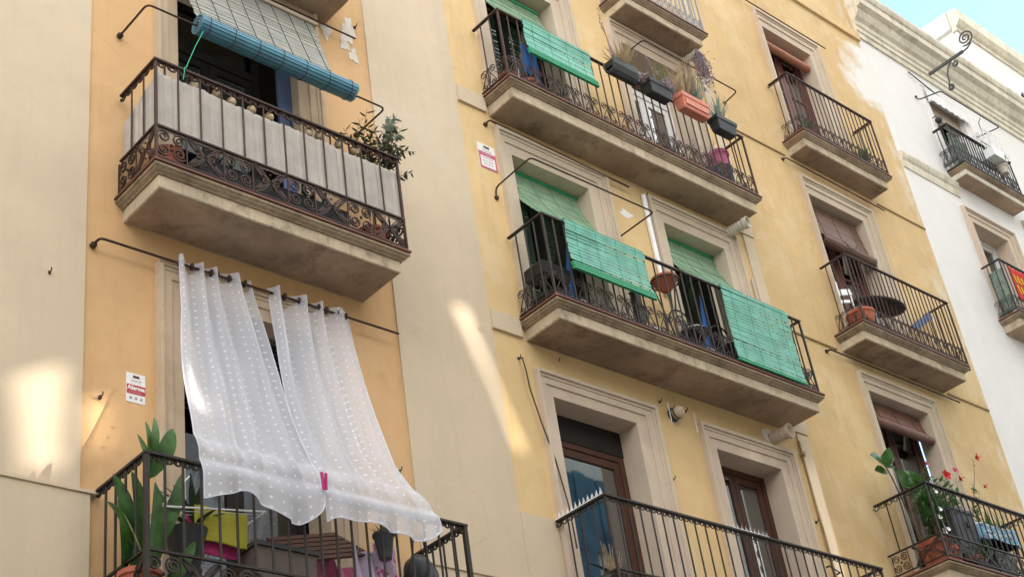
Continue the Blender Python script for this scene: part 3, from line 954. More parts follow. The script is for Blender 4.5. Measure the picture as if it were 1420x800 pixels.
# ---- across the street, behind the camera
lo = thing('low_building', 'low cream building across the street', 'building', (0, -14, 0))
part('wall', MB().box(-60, 16, -24, -13, 0, 13.0), 'facade2', lo)
part('roof', MB().box(-60.2, 16.0, -24, -12.8, 13.0, 13.3), 'terracotta', lo)
hi = thing('sun_screen_wall', 'tall cream wall across the street, unseen, its holes added to shape sun patches', 'building', (34, -18, 0))  # unseen screen added to block the sun except through shaped holes
YB = -17.7
def shadow_pt(x, z, y=YB, y0=0.0):
    t = (y - y0) / SUN.y
    return (x + SUN.x * t, z + SUN.z * t)
patches = [  # sun patches wanted on the walls, projected back into the screen's holes
    [(9.06, 9.95), (9.36, 9.98), (9.62, 9.2), (9.92, 8.42), (9.72, 8.30), (9.52, 8.95)],
    [(4.30, 7.70), (4.84, 8.0), (4.84, 7.0), (4.42, 6.95)],
    [(4.92, 7.66), (5.30, 7.82), (5.34, 7.30), (4.94, 7.22)],
    [(14.86, 9.30), (15.03, 9.45), (15.12, 7.6), (14.9, 7.6)],
    [(13.62, 9.20), (13.84, 9.20), (13.92, 9.12), (13.68, 9.10)],
]
outer = [(12, 0), (56, 0), (56, 33), (12, 33)]
holes = [[shadow_pt(*p) for p in q] for q in patches]
loops = [outer] + holes
flat = [Vector((x, YB, z)) for lp in loops for x, z in lp]
tris = tessellate_polygon([[Vector((x, z, 0)) for x, z in lp] for lp in loops])
wmb = MB()
wmb.v = flat + [v + Vector((0, -.12, 0)) for v in flat]
nf = len(flat)
for t in tris:
    wmb.f.append(tuple(t)); wmb.f.append(tuple(nf + i for i in reversed(t)))
k = 0
for lp in loops:
    for i in range(len(lp)):
        a, b = k + i, k + (i + 1) % len(lp)
        wmb.f.append((a, b, nf + b, nf + a))
    k += len(lp)
part('wall', wmb, 'facade2', hi)
part('cornice', MB().box(11.8, 56.2, YB - .2, YB + .3, 33, 33.4), 'facade2', hi)  # cap of the added sun screen
for k in range(11):
    x = 29 + .5 * k
    part('netting', MB().box(x, x + .46, YB + .05 + .04 * (k % 2), YB + .12 + .04 * (k % 2), 8 if x < 30.8 else 18.4, 21 - .04 * (k % 3)), 'bluenet', hi)
for q, gap_ in zip(holes, (.012, .024, .022, .022, .012)):
    xs = [p[0] for p in q]; zs = [p[1] for p in q]
    n = int((max(zs) - min(zs)) / .06)
    lv = MB()
    for i in range(n + 1):
        z = min(zs) + .06 * i
        lv.box(min(xs) - .04, max(xs) + .04, YB - .075, YB - .045, z, z + gap_)
    part('louvre', lv, 'whitewood', hi)  # slats added in each hole to dim the sun patch

# ================================================================== THINGS ON THE BALCONIES
def lerp(a, b, t): return a + (b - a) * t

# ---- rods
def rod(label, pts, r=.011, mat='ironred', group='iron rods fixed to the walls', cups=True):
    mb = MB()
    P_ = [Vector(p) for p in pts]
    smooth_ = [P_[0]]
    for a, b, c in zip(P_, P_[1:], P_[2:]):
        u = (a - b).normalized(); w = (c - b).normalized()
        e = min(.06, (a - b).length * .4, (c - b).length * .4)
        for t in (0, .33, .67, 1):
            smooth_.append((b + u * e) * (1 - t) ** 2 + b * 2 * t * (1 - t) + (b + w * e) * t ** 2)
    smooth_.append(P_[-1])
    mb.tube(smooth_, r, 8)
    o = solo('awning_rod', mb, mat, label, 'rod', group)
    if cups:
        for e in (P_[0], P_[-1]):
            if e.y > -.03:
                part('wall_cup', MB().lathe((e.x, .015, e.z), [(.03, 0), (.03, .03), (.018, .045)], 12, (0, -1, 0), capt=True), mat, o)
    return o
rod('bent iron rod passing through the rolled blue blind', [(5.18, 0, 11.73), (5.18, -.51, 11.73), (7.99, -.51, 11.73), (7.99, 0, 11.73)])
rod('straight rod on hooks along the head of the blue blind', [(5.3, -.09, 13.06), (8.04, -.09, 13.08)], .011)
rod('long rod carrying the white dotted curtains', [(4.95, 0.0, 9.19), (4.955, -.10, 9.205), (8.19, -.10, 9.215)], .0125)
rod('bent rod projecting in front of the left green awning window, mid floor', [(9.99, 0, 11.66), (9.99, -.02, 11.8), (9.99, -.63, 11.83), (12.05, -.63, 11.84), (12.05, 0, 11.84)], .011)
rod('bent rod standing out behind the row of flower boxes', [(13.2, 0, 15.4), (13.2, -.02, 15.55), (13.22, -.27, 15.56), (15.28, -.27, 15.56), (15.28, 0, 15.52)], .011)
rod('straight wall rod close under the flower box balcony', [(10.0, 0.0, 12.76), (10.01, -.07, 12.79), (12.4, -.075, 12.73)], .012)
rod('thin rod under the topmost balcony of the ochre house', [(16.46, 0.0, 14.93), (16.47, -.06, 14.93), (19.03, -.065, 14.89)], .011)
rod('thin rod under the middle balcony of the ochre house, with a round wall cup', [(16.10, 0.0, 11.36), (16.11, -.07, 11.36), (19.36, -.07, 11.36)], .013)
rod('thin rod across the head of the top window of the ochre house', [(16.4, -.06, 18.40), (18.88, -.06, 18.40)], .011)
rod('bent grey rod around the scalloped window of the white house', [(21.9, 0, 18.72), (21.9, -.05, 18.62), (22.03, -.45, 18.60), (24.12, -.45, 18.64), (24.0, 0, 18.64)], .013, 'irongrey')
rod('short straight rod above the scalloped window of the white house', [(21.9, -.04, 19.33), (23.3, -.06, 19.02)], .012, 'irongrey')

# ---- slatted blinds
def along(path):
    """resample helper: returns (length, fn(s)->point, tangent)"""
    P_ = [Vector((0, y, z)) for y, z in path]
    cum = [0]
    for a, b in zip(P_, P_[1:]): cum.append(cum[-1] + (b - a).length)
    def at_(s):
        for i in range(len(P_) - 1):
            if s <= cum[i + 1] or i == len(P_) - 2:
                t = (s - cum[i]) / max(1e-6, cum[i + 1] - cum[i])
                return P_[i].lerp(P_[i + 1], t), (P_[i + 1] - P_[i]).normalized()
    return cum[-1], at_

def slats(mb, x0, x1, path, pitch, cover=.8, th=.003, skew=0.0, wob=0.004):
    L, at_ = along(path)
    n = int(L / pitch)
    for i in range(n):
        p, t = at_((i + .5) * pitch)
        nn = Vector((0, -t.z, t.y))
        jig = random.uniform(-wob, wob)
        tilt = random.gauss(0, wob * .5)
        dx = random.uniform(-.006, .006)
        x0_, x1_ = (x0(i / n), x1(i / n)) if callable(x0) else (x0, x1)
        mb.obox(Vector(((x0_ + x1_) / 2 + dx, p.y, p.z)) + nn * jig, ((x1_ - x0_) / 2, 0, skew * (x1_ - x0_) / 2 + tilt), t * (pitch * cover / 2), nn * th)

def cords(o, x0, x1, path, n, mat='cord', r=.004, off=.006):
    for i in range(n):
        x = lerp(x0, x1, (i + .5) / n)
        pts = []
        for a, b, c in zip([path[0]] + path[:-1], path, path[1:] + [path[-1]]):
            t = Vector((0, c[0] - a[0], c[1] - a[1])).normalized()
            nn = Vector((0, -t.z, t.y))
            if nn.y > 0: nn = -nn
            pts.append(Vector((x, b[0], b[1])) + nn * off)
        part('cord', MB().tube(pts, r, 5, cap=False), mat, o)

def awning_path(y0, z0, yr, zr, zb, k=1.7, n=12, bulge=.02):
    pts = [(lerp(y0, yr, (i / n) ** k), lerp(z0, zr, i / n)) for i in range(n + 1)]
    # roll over the handrail and hang
    pts += [(yr - .022, zr + .012), (yr - .045, zr - .02)]
    d = zr - zb
    pts += [(yr - .05 + bulge * math.sin(math.pi * i / 5), zr - .02 - (d - .02) * i / 5) for i in range(1, 6)]
    return pts

GROUP_G = 'green slatted blinds draped over balcony rails'
def green_blind(label, x0, x1, path, roll=None):
    t = thing('slatted_blind', label, 'blind', (lerp(x0, x1, .5), path[-1][0], path[-1][1]), GROUP_G)
    k = len(path) - 8
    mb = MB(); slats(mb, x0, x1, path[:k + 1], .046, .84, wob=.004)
    part('slat_sheet', mb, 'mintgrey', t, label='grey green upper part of the blind')
    mb = MB(); slats(mb, x0, x1, path[k:], .045, .80, wob=.005)
    part('slat_sheet', mb, 'mint', t)
    cords(t, x0, x1, path, 4, 'green', .0028)
    y, z = path[-1]
    if roll:
        rb = MB()
        for k in range(roll):
            rb.obox(((x0 + x1) / 2, y - .012 - .004 * k, z - .02 - k * .036), ((x1 - x0) / 2 + .012, 0, 0), (0, .022, 0), (0, .004, .015))
        o = part('bottom_roll', rb, 'green', t); bevel(o, .006, 2)
    else:
        o = part('bottom_bar', MB().obox(((x0 + x1) / 2, y, z - .012), ((x1 - x0) / 2 + .004, 0, 0), (0, .012, 0), (0, 0, .012)), 'green', t)
    hd = part('head_rail', MB().box(x0, x1, path[0][0] - .02, path[0][0] + .02, path[0][1] - .01, path[0][1] + .03), 'green', t)
    return t
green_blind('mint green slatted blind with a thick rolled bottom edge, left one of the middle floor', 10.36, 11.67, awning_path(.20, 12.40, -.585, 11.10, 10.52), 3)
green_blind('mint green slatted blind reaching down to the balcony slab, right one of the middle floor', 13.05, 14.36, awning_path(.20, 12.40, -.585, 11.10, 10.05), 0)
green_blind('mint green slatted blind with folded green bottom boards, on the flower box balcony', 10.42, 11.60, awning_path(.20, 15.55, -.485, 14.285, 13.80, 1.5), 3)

# blue blind: pale sheet and fat blue roll
t = thing('roller_blind', 'pale slatted sunblind rolled up into a fat blue roll above the white cloth balcony', 'blind', (6.64, -.53, 11.6))
pth = [(lerp(-.06, -.45, (i / 10) ** .9), lerp(13.02, 11.90, i / 10) - .03 * math.sin(math.pi * i / 10)) for i in range(11)]
mb = MB(); slats(mb, lambda s: lerp(5.72, 5.76, s), lambda s: lerp(7.46, 7.40, s), pth, .022, .84, .002)
part('slat_sheet', mb, 'paleblind', t)
cords(t, 5.72, 7.46, pth, 8, 'cord', .004, .006)
part('head_bar', MB().box(5.66, 7.52, -.10, -.05, 13.0, 13.045), 'stone', t)
rc = Vector((0, -.53, 11.735)); rr = .098
mb, mb2 = MB(), MB()
nsl = 17
for i in range(nsl):
    a = 2 * math.pi * (i + .5) / nsl
    nrm = Vector((0, math.cos(a), math.sin(a))); tg = Vector((0, -math.sin(a), math.cos(a)))
    mb.obox(Vector((6.635, 0, 0)) + rc + nrm * rr, (.925 + random.uniform(-.006, .006), 0, 0), tg * (rr * math.pi / nsl * .80), nrm * .005)
part('roll', mb, 'blue', t)
part('roll_core', MB().lathe((5.72, rc.y, rc.z), [(.02, 0), (rr - .012, 0), (rr - .012, 1.83), (.02, 1.83)], 24, (1, 0, 0), capt=True), 'bluedark', t)
for i in range(7):
    x = lerp(5.80, 7.48, i / 6)
    part('cord_wrap', MB().tube([(x + .004 * math.sin(5 * a_), rc.y + (rr + .009) * math.cos(a_), rc.z + (rr + .009) * math.sin(a_)) for a_ in [2 * math.pi * q / 24 for q in range(25)]], .004, 5, cap=False), 'cord', t)
mb = MB()
for k in range(3):
    mb.tube([(5.712, rc.y + (.04 + .03 * k) * math.cos(a_), rc.z + (.04 + .03 * k) * math.sin(a_)) for a_ in [2 * math.pi * q / 20 for q in range(21)]], .006, 4, cap=False)
part('roll_end', mb, 'blue', t)
solo('string', MB().tube([(5.74, -.58, 11.62), (5.62, -.62, 11.33), (5.50, -.645, 10.99), (5.47, -.668, 10.955), (5.465, -.672, 10.90), (5.45, -.672, 10.80)], .004, 6), 'greencord', 'green string tied from the blue roll down to the handrail', 'string')

# brown blinds of the ochre house
def brown_blind(label, x0, x1, y0, z0, y1, z1, rr, mat, pitch=.03):
    t = thing('slatted_blind', label, 'blind', ((x0 + x1) / 2, y1, z1), 'rolled brown blinds of the ochre house')
    n = 8
    pth = [(lerp(y0, y1, (i / n) ** 1.3), lerp(z0, z1 + rr * .6, i / n)) for i in range(n + 1)]
    if z0 - z1 > rr * 1.5:
        mb = MB(); slats(mb, x0, x1, pth, pitch, .82, .0035)
        part('slat_sheet', mb, mat, t)
        cords(t, x0, x1, pth, 3, 'cord', .004)
    mb = MB(); k = 14
    for i in range(k):
        a = 2 * math.pi * (i + .5) / k
        nrm = Vector((0, math.cos(a), math.sin(a))); tg = Vector((0, -math.sin(a), math.cos(a)))
        mb.obox(Vector(((x0 + x1) / 2 + random.uniform(-.008, .008), y1, z1)) + nrm * rr, ((x1 - x0) / 2, 0, 0), tg * (rr * math.pi / k * .85), nrm * .006)
    part('roll', mb, mat, t)
    part('roll_core', MB().lathe((x0 + .01, y1, z1), [(.01, 0), (rr - .008, 0), (rr - .008, x1 - x0 - .02), (.01, x1 - x0 - .02)], 16, (1, 0, 0), capt=True), 'darkwood', t)
    part('head_rail', MB().box(x0, x1, y0 + .005, y0 + .05, z0 - .01, z0 + .04), mat, t)
    return t
brown_blind('rolled orange brown blind at the top of the highest ochre window', 17.06, 18.30, .15, 17.86, .09, 17.74, .06, 'orangeblind')
t = brown_blind('brown slatted blind hanging out over a thick roll, middle window of the ochre house', 16.92, 18.26, .12, 14.32, .02, 13.62, .078, 'brownslat')
part('pull_cord', MB().tube([(17.55 + .16 * math.cos(a_), -.09, 13.70 + .12 * math.sin(a_)) for a_ in [-.2 - i * .33 for i in range(9)]], .007, 5), 'cord', t)
brown_blind('red brown slatted blind half rolled in the lowest ochre window behind the plants', 16.93, 18.33, .14, 10.88, .05, 10.50, .058, 'redslat')

# ---- white cloth woven through the bars of the first balcony
mb = MB()
def clothpt(u, v):
    # u runs along left side then the front
    Ls, Lf = .60, 2.74
    s = u * (Ls + Lf + .1)
    w = 0.0
    drop = 0
    if s < Ls: top = 10.62 + .20 * s / Ls
    else: top = 10.83 - .012 * abs(math.sin(math.pi * (s - Ls) / .47)) - .008 * math.sin(5 * s) - .04 * (s - Ls) / 2.7
    z = lerp(10.16, top, v)
    a = .0165
    rip = (.0022 * math.sin(37 * s + 3 * math.sin(2.3 * s) + 1.5 * v) + .0022 * math.sin(61 * s + 2 * v + 4 * math.sin(1.7 * s)) + .0012 * math.sin(113 * s + v))
    rip = .0035 * math.sin(71 * s + 3 * math.sin(2.3 * s) + .6 * v) + .0022 * math.sin(131 * s + v) - .003 * math.cos(2 * math.pi * (s - Ls) / .23)
    if s < Ls: return (5.2115 + rip, -.02 - s, z)
    if s < Ls + Lf: return (5.2115 + (s - Ls), -.6165 + rip, z)
    return (7.9515 + (s - Ls - Lf) * .3, -.6165 + (s - Ls - Lf) * .9, z)
mb.grid(clothpt, 420, 14)
cl = solo('privacy_cloth', mb, 'netcloth', 'long off white cloth woven through the bars of the upper left balcony', 'cloth', smooth=True)
sd = cl.modifiers.new('thickness', 'SOLIDIFY'); sd.thickness = .004
# round pale gourds tucked behind the handrail
px = [5.62, 5.86, 6.02, 6.24, 6.44, 6.88, 7.02, 7.26, 7.44]
g0 = None
for i, x in enumerate(px):
    if g0 is None:
        mb = MB().ellip((x, -.585, 10.87), .046, .046, .05, 14, 9).tube([(x, -.585, 10.91), (x + .006, -.59, 10.945)], .008, 6)
        g0 = solo('gourd', mb, 'gourd', 'small round pale gourd hanging behind the handrail above the white cloth', 'gourd', 'gourds hanging behind the handrail', True)
    else:
        c = g0.copy(); COL.objects.link(c); c.location = g0.location + Vector((x - px[0], 0, random.uniform(-.015, .015))); c.rotation_euler = (0, 0, i * 1.3)

# ---- white dotted curtains
def edge(tab, t):
    for (a, p), (b, q) in zip(tab, tab[1:]):
        if t <= b: return lerp(p, q, (t - a) / (b - a))
    return tab[-1][1]
def curtain(label, xl, xr, hemfn, folds, phase):
    xt0, xt1, xr0, xr1 = xl[0][1], xr[0][1], xl[-1][1], xr[-1][1]
    L1, L2 = 2.45, .34
    def pt(u, v):
        s = v * (L1 + L2)
        ph = 2 * math.pi * folds * (u + .035 * math.sin(2 * math.pi * u * 1.5 + phase)) + phase
        if s <= L1:
            t = s / L1
            x = lerp(edge(xl, t), edge(xr, t), u)
            y = -.10 - .70 * t ** 1.55
            z = 9.275 - (9.275 - 6.90) * t
            q_ = (ph / (2 * math.pi)) % 1.0
            wv = (-1 + 2 * q_ / .68) if q_ < .68 else (1 - 2 * (q_ - .68) / .32)
            wv = .75 * wv + .25 * math.sin(2 * math.pi * (q_ - .25) * 1.0)
            amp = lerp(.062, .024, min(1, t * 1.1) ** .9) * (1 + .3 * math.sin(5 * u + phase))
            y -= amp * wv
            x += amp * .35 * math.sin(2 * math.pi * q_) + .008 * math.sin(9 * t + 5 * u)
            y += (.012 * math.sin(ph * 2.3 + 4 * t) + .008 * math.sin(23 * u + 11 * t + phase) + .005 * math.sin(41 * u - 17 * t)) * t
            z += .010 * math.sin(ph * 1.7 + 8 * t) * t
            # settle on the rail
            if t > .9: y = lerp(y, -.79, (t - .9) / .1)
        else:
            q = (s - L1) / L2
            x = lerp(xr0, xr1, u) + .02 * math.sin(ph + 1) * q
            z = lerp(6.895, hemfn(u), q)
            y = -.795 - .06 * math.sin(min(1, q * 2) * math.pi / 2) + .028 * q * math.sin(ph * .9 + 1.2)
        return (x, y, z)
    W = (xt1 - xt0)
    mb = MB(); mb.grid(pt, 150, 120, lambda u, v: (u * 12.0, v * (L1 + L2) / .088))
    o = solo('curtain', mb, 'voile', label, 'curtain', 'white dotted curtains', True)
    # hems: bottom edge and the two sides, plus the stitched header
    hm = MB()
    n = 120
    hm.tube([pt(i / n, 1.0) for i in range(n + 1)], .006, 5)
    hm.tube([pt(0.0, i / n) for i in range(n + 1)], .005, 5)
    hm.tube([pt(1.0, i / n) for i in range(n + 1)], .005, 5)
    part('hem', hm, 'hem', o)
    hd = MB(); hd.grid(lambda u, v: Vector(pt(u, v * .028)) + Vector((0, -.003, 0)), 150, 4)
    part('header_band', hd, 'header', o, True)
    for k in range(folds * 2):
        u = (k + .5) / (folds * 2)
        c = Vector(pt(u, .02)); c.z = 9.213; c.y = -.10
        part('eyelet', MB().tube([(c.x + .004, -.10 + .028 * math.cos(a_), 9.213 + .028 * math.sin(a_)) for a_ in [2 * math.pi * q / 12 for q in range(13)]], .009, 6), 'ironred', o)
    return o
def hemL(u): return 6.52 + .14 * math.sin(math.pi * min(1, u / .62)) ** 1.5 * 1.0 - (.03 if u > .7 else 0) + (max(0, u - .78) / .22) ** 2 * .26
def hemR(u): return 6.60 + .05 * math.sin(2 * math.pi * u * .9) - .03 * (1 - u) + (max(0, u - .85) / .15) ** 2 * .10 + .03 * u
curtain('sheer white dotted curtain pegged out over the balcony rail, the left one of the pair', [(0, 5.70), (.27, 5.66), (.68, 5.52), (.9, 5.44), (1, 5.45)], [(0, 6.45), (.2, 6.52), (.45, 6.56), (.8, 6.57), (1, 6.56)], hemL, 4, 2.4)
curtain('sheer white dotted curtain pegged over the balcony rail, right one with a bunched corner', [(0, 6.66), (.27, 6.65), (.57, 6.585), (.8, 6.55), (1, 6.57)], [(0, 7.62), (.5, 7.60), (.78, 7.58), (.91, 7.66), (1, 7.74)], hemR, 4, .6)
mb = MB()
for sg in (-1, 1):
    mb.obox((6.555 + sg * .016, -.875, 6.90), (.011, 0, sg * .002), (0, .008, 0), (sg * .004, 0, .075))
mb.tube([(6.555 + .024 * math.cos(a_), -.875 + .012 * math.sin(a_), 6.89) for a_ in [2 * math.pi * q / 10 for q in range(11)]], .003, 4)
bevel(solo('clothes_peg', mb, 'pinkcloth', 'pink clothes peg between the two white curtains', 'clothes peg'), .003)
# ---- signs
def text_mesh(s, size, cx, z, y, mat, parent, bold=0.0, name='lettering', shear=0.0, squash=1.0):
    cu = bpy.data.curves.new('lettering', 'FONT')
    cu.body = s; cu.size = size; cu.align_x = 'CENTER'; cu.align_y = 'CENTER'; cu.offset = bold; cu.extrude = .0006; cu.shear = shear
    tmp = bpy.data.objects.new('tmp', cu); COL.objects.link(tmp)
    dg = bpy.context.evaluated_depsgraph_get()
    me = bpy.data.meshes.new_from_object(tmp.evaluated_get(dg))
    bpy.data.objects.remove(tmp)
    rot = Matrix.Rotation(R(90), 4, 'X') @ Matrix.Scale(squash, 4, (1, 0, 0))
    me.transform(rot)
    me.materials.clear(); me.materials.append(M[mat])
    o = bpy.data.objects.new(name, me)
    COL.objects.link(o)
    ORG[o] = Vector((cx, y, z)); o.location = ORG[o]
    adopt(o, parent)
    return o
def faint_line(x0, x1, z, h, y, mat, parent, seed, lean=.3):
    """a line of print too small to read, as uneven pen strokes"""
    rnd = random.Random(seed)
    pts = []; x = x0; up = 1
    while x < x1:
        pts.append((x + up * h * lean * .5, y, z + up * h * rnd.uniform(.15, .5))); up = -up; x += h * rnd.uniform(.22, .42)
    return part('faint_print', MB().tube(pts, h * .07, 4, cap=False), mat, parent)
def alarm_sign(label, x0, x1, z0, z1, main, yw=0.0):
    t = thing('alarm_sign', label, 'sign', ((x0 + x1) / 2, .02, z0), 'notices on the walls')
    w, h = x1 - x0, z1 - z0
    cx = (x0 + x1) / 2
    yf = yw - .005
    bevel(part('plate', MB().box(x0, x1, yf, .03, z0, z1), 'signwhite', t), .003)
    y = yf - .002
    part('emblem', MB().box(cx - w * .16, cx + w * .18, y, yf + .001, z0 + h * .84, z0 + h * .92), 'signdark', t)
    faint_line(cx - w * .28, cx + w * .30, z0 + h * .74, h * .08, y, 'signgrey', t, 3)
    if main == 'signred':
        part('red_band', MB().box(x0 + .002, x1 - .002, y, yf + .001, z0 + h * .29, z0 + h * .60), main, t)
        text_mesh('Alarma', h * .19, cx, z0 + h * .49, y - .0015, 'signwhite', t, .0022, squash=1.02)
        faint_line(cx - w * .36, cx + w * .30, z0 + h * .355, h * .05, y - .0015, 'signwhite', t, 5, 0)
        ic = MB()
        for k in (-1, 0, 1):
            c = cx + k * w * .28; zc = z0 + h * .16
            ic.loft([[(c + .013 * a_, yy, zc + .016 * b_) for a_, b_ in ((-1, -.6), (.2, -1), (1, -.2), (.5, .8), (-.5, .5))] for yy in (yf + .001, y)])
        part('pictogram', ic, 'signgrey', t)
    else:
        b = MB()
        b.box(x0, x1, y, yf + .001, z0 + h * .50, z0 + h * .66)
        b.box(x0, x0 + w * .07, y, yf + .001, z0 + h * .07, z0 + h * .50).box(x1 - w * .07, x1, y, yf + .001, z0 + h * .07, z0 + h * .50).box(x0, x1, y, yf + .001, z0, z0 + h * .07)
        part('red_frame', b, main, t)
        faint_line(cx - w * .32, cx + w * .28, z0 + h * .58, h * .07, y - .0015, 'signwhite', t, 7, 0)
        for k in range(3):
            faint_line(cx - w * .30, cx + w * .30, z0 + h * (.42 - .12 * k), h * (.05 if k == 0 else .07), y, 'signpink' if k == 0 else 'signgrey', t, 11 + k, 0)
    return t
alarm_sign('white alarm notice with a red band reading Alarma, left of the dotted curtains', 5.28, 5.455, 7.755, 8.035, 'signred', .022)
alarm_sign('small white notice with a faded pink frame, on the yellow wall beside a green blind', 9.82, 10.085, 12.06, 12.43, 'signpink', .004)

# ---- wall siren and bead strings
t = thing('wall_lamp', 'round pale bulkhead lamp on the yellow wall between the two lower windows', 'lamp', (12.30, 0, 9.3))
part('base', MB().lathe((12.36, .02, 9.40), [(.085, 0), (.085, .05), (.07, .06)], 20, (0, -1, 0), capt=True), 'irongrey', t)
part('dome', MB().lathe((12.36, -.04, 9.40), [(.07, 0), (.075, .03), (.07, .08), (.05, .11), (.02, .12)], 20, (0, -1, 0), capt=True), 'stone', t, True)
part('guard_ring', MB().tube([(12.36 + .077 * math.cos(a_), -.08, 9.40 + .077 * math.sin(a_)) for a_ in [2 * math.pi * q / 20 for q in range(21)]], .008, 5), 'ironred', t)
def beads(label, x, z0, n, y):
    t = thing('bead_string', label, 'bead string', (x, y, z0 - n * .028), 'bead strings hanging on hooks')
    part('thread', MB().tube([(x, y, z0 + .03), (x, y, z0 - n * .03)], .0015, 4), 'chrome', t)
    b0 = None
    for k in range(n):
        c = (x + .004 * math.sin(k * 2.1), y, z0 - k * .03)
        if b0 is None: b0 = part('bead', MB().ellip(c, .009, .009, .013, 8, 6), 'crystal', t, True); bc = Vector(c)
        else: repeat(b0, Vector(c) - bc)
beads('string of clear beads hanging in front of the round wall lamp', 12.20, 9.48, 10, -.09)
beads('string of clear beads hanging from a hook right of the round wall lamp', 12.66, 9.46, 9, -.08)

# ---- plants
def tuft(mb, c, n, h, spread, w=.012, lean=(0, 0, 0), droop=.25):
    c = Vector(c)
    for i in range(n):
        a = random.uniform(0, 2 * math.pi); r = spread * math.sqrt(random.random())
        b = c + Vector((random.uniform(-.02, .02), random.uniform(-.02, .02), 0))
        tip = c + Vector((r * math.cos(a), r * math.sin(a), h * random.uniform(.55, 1.05))) + Vector(lean) * random.random()
        mb.leaf(b, tip, w * random.uniform(.7, 1.3), droop=droop * random.uniform(-1, 1), fold=.2, n=4, shape=.6)
def sprig(ml, ms, base, tip, nl, lw, ll, bend=.1):
    base, tip = Vector(base), Vector(tip)
    d = tip - base
    side = Vector((random.uniform(-1, 1), random.uniform(-1, 1), random.uniform(-.3, .6))) * bend * d.length
    pts = [base.lerp(tip, i / 8) + side * math.sin(math.pi * i / 8) for i in range(9)]
    ms.tube(pts, .006, 5, .002)
    for k in range(nl):
        f = lerp(.25, 1, k / nl) * 8
        i = min(7, int(f)); p = pts[i].lerp(pts[i + 1], f - i)
        t_ = (pts[i + 1] - pts[i]).normalized()
        a = k * 2.4 + random.uniform(-.4, .4)
        o_ = t_.orthogonal().normalized()
        o_ = Matrix.Rotation(a, 3, t_) @ o_
        dirn = (t_ * .55 + o_ + Vector((0, 0, -.15))).normalized()
        ml.leaf(p, p + dirn * ll * random.uniform(.7, 1.2), lw * random.uniform(.7, 1.2), up=(random.uniform(-.5, .5), random.uniform(-.5, .5), 1), droop=-.15, n=4)

# dark shrub at the right end of the first balcony
t = thing('potted_shrub', 'bushy dark green shrub with pale leaf tips at the right end of the white cloth', 'plant', (7.75, -.42, 9.8))
ml, ms, mp = MB(), MB(), MB()
for i in range(30):
    a = random.uniform(0, 2 * math.pi)
    tip = Vector((7.84 + .42 * random.uniform(-1, 1), -.50 + .22 * random.uniform(-1, 1), random.uniform(10.95, 11.52)))
    sprig(ml, ms, (7.72 + random.uniform(-.05, .05), -.42, 10.5 + random.uniform(-.3, .3)), tip, 16, .026, .085)
for i in range(5):
    sprig(ml, ms, (7.85, -.5, 11.05), (random.uniform(8.05, 8.30), -.55 + random.uniform(-.1, .1), random.uniform(11.0, 11.35)), 14, .026, .085, .25)
for i in range(6):
    sprig(mp, ms, (7.95, -.52, 11.1), (random.uniform(7.95, 8.16), -.55 + random.uniform(-.1, .1), random.uniform(11.3, 11.58)), 12, .034, .08)
part('foliage', ml, 'leafdark', t); part('pale_foliage', mp, 'leafpale', t); part('stems', ms, 'stem', t)
part('pot', MB().lathe((7.72, -.40, 9.80), [(.10, 0), (.14, .24), (.155, .24), (.155, .28), (.12, .28), (.11, .22)], 20), 'terracotta', t)

# broad-leaved plant in the corner of the curtain balcony
t = thing('broad_leaved_plant', 'plant with long broad green leaves in the corner of the curtain balcony', 'plant', (5.16, -.5, 5.72))
ml, my, ms = MB(), MB(), MB()
big = [((5.14, -.58, 6.75), (5.33, -.62, 7.20), .17), ((5.13, -.58, 6.80), (5.10, -.60, 7.22), .085), ((5.12, -.58, 6.8), (5.20, -.56, 7.30), .10), ((5.12, -.6, 6.75), (5.02, -.62, 7.08), .09),
       ((5.05, -.45, 6.15), (4.93, -.42, 6.82), .20), ((5.08, -.5, 6.0), (5.03, -.52, 6.82), .19), ((5.08, -.45, 6.05), (5.0, -.36, 6.74), .17), ((5.16, -.5, 5.95), (5.28, -.50, 6.72), .16),
       ((5.14, -.55, 6.1), (5.46, -.52, 6.88), .15), ((5.2, -.55, 5.8), (5.52, -.6, 6.30), .12), ((5.06, -.5, 6.2), (4.93, -.32, 6.64), .16), ((5.1, -.55, 5.9), (5.16, -.64, 6.70), .15), ((5.02, -.4, 6.0), (4.9, -.55, 6.55), .16)]
for b, tp, w in big:
    ml.leaf(b, tp, w * .88, up=(.3, -1, .3), droop=.16, fold=.2, n=14, shape=1.15, blunt=.6)
    ms.tube([(5.10, -.50, 5.75), Vector(b).lerp(Vector((5.1, -.5, 5.75)), .4) + Vector((.02, 0, 0)), b], .014, 6, .009)
my.leaf((5.1, -.6, 6.02), (4.80, -.80, 6.32), .035, up=(0, -1, .6), droop=.05, n=8)
part('foliage', ml, 'leafbig', t); part('yellowing_leaf', my, 'leafyel', t); part('stems', ms, 'leaf', t)
part('pot', MB().lathe((5.12, -.48, 5.72), [(.11, 0), (.15, .26), (.165, .26), (.165, .3), (.13, .3), (.12, .24)], 20), 'terracotta', t)

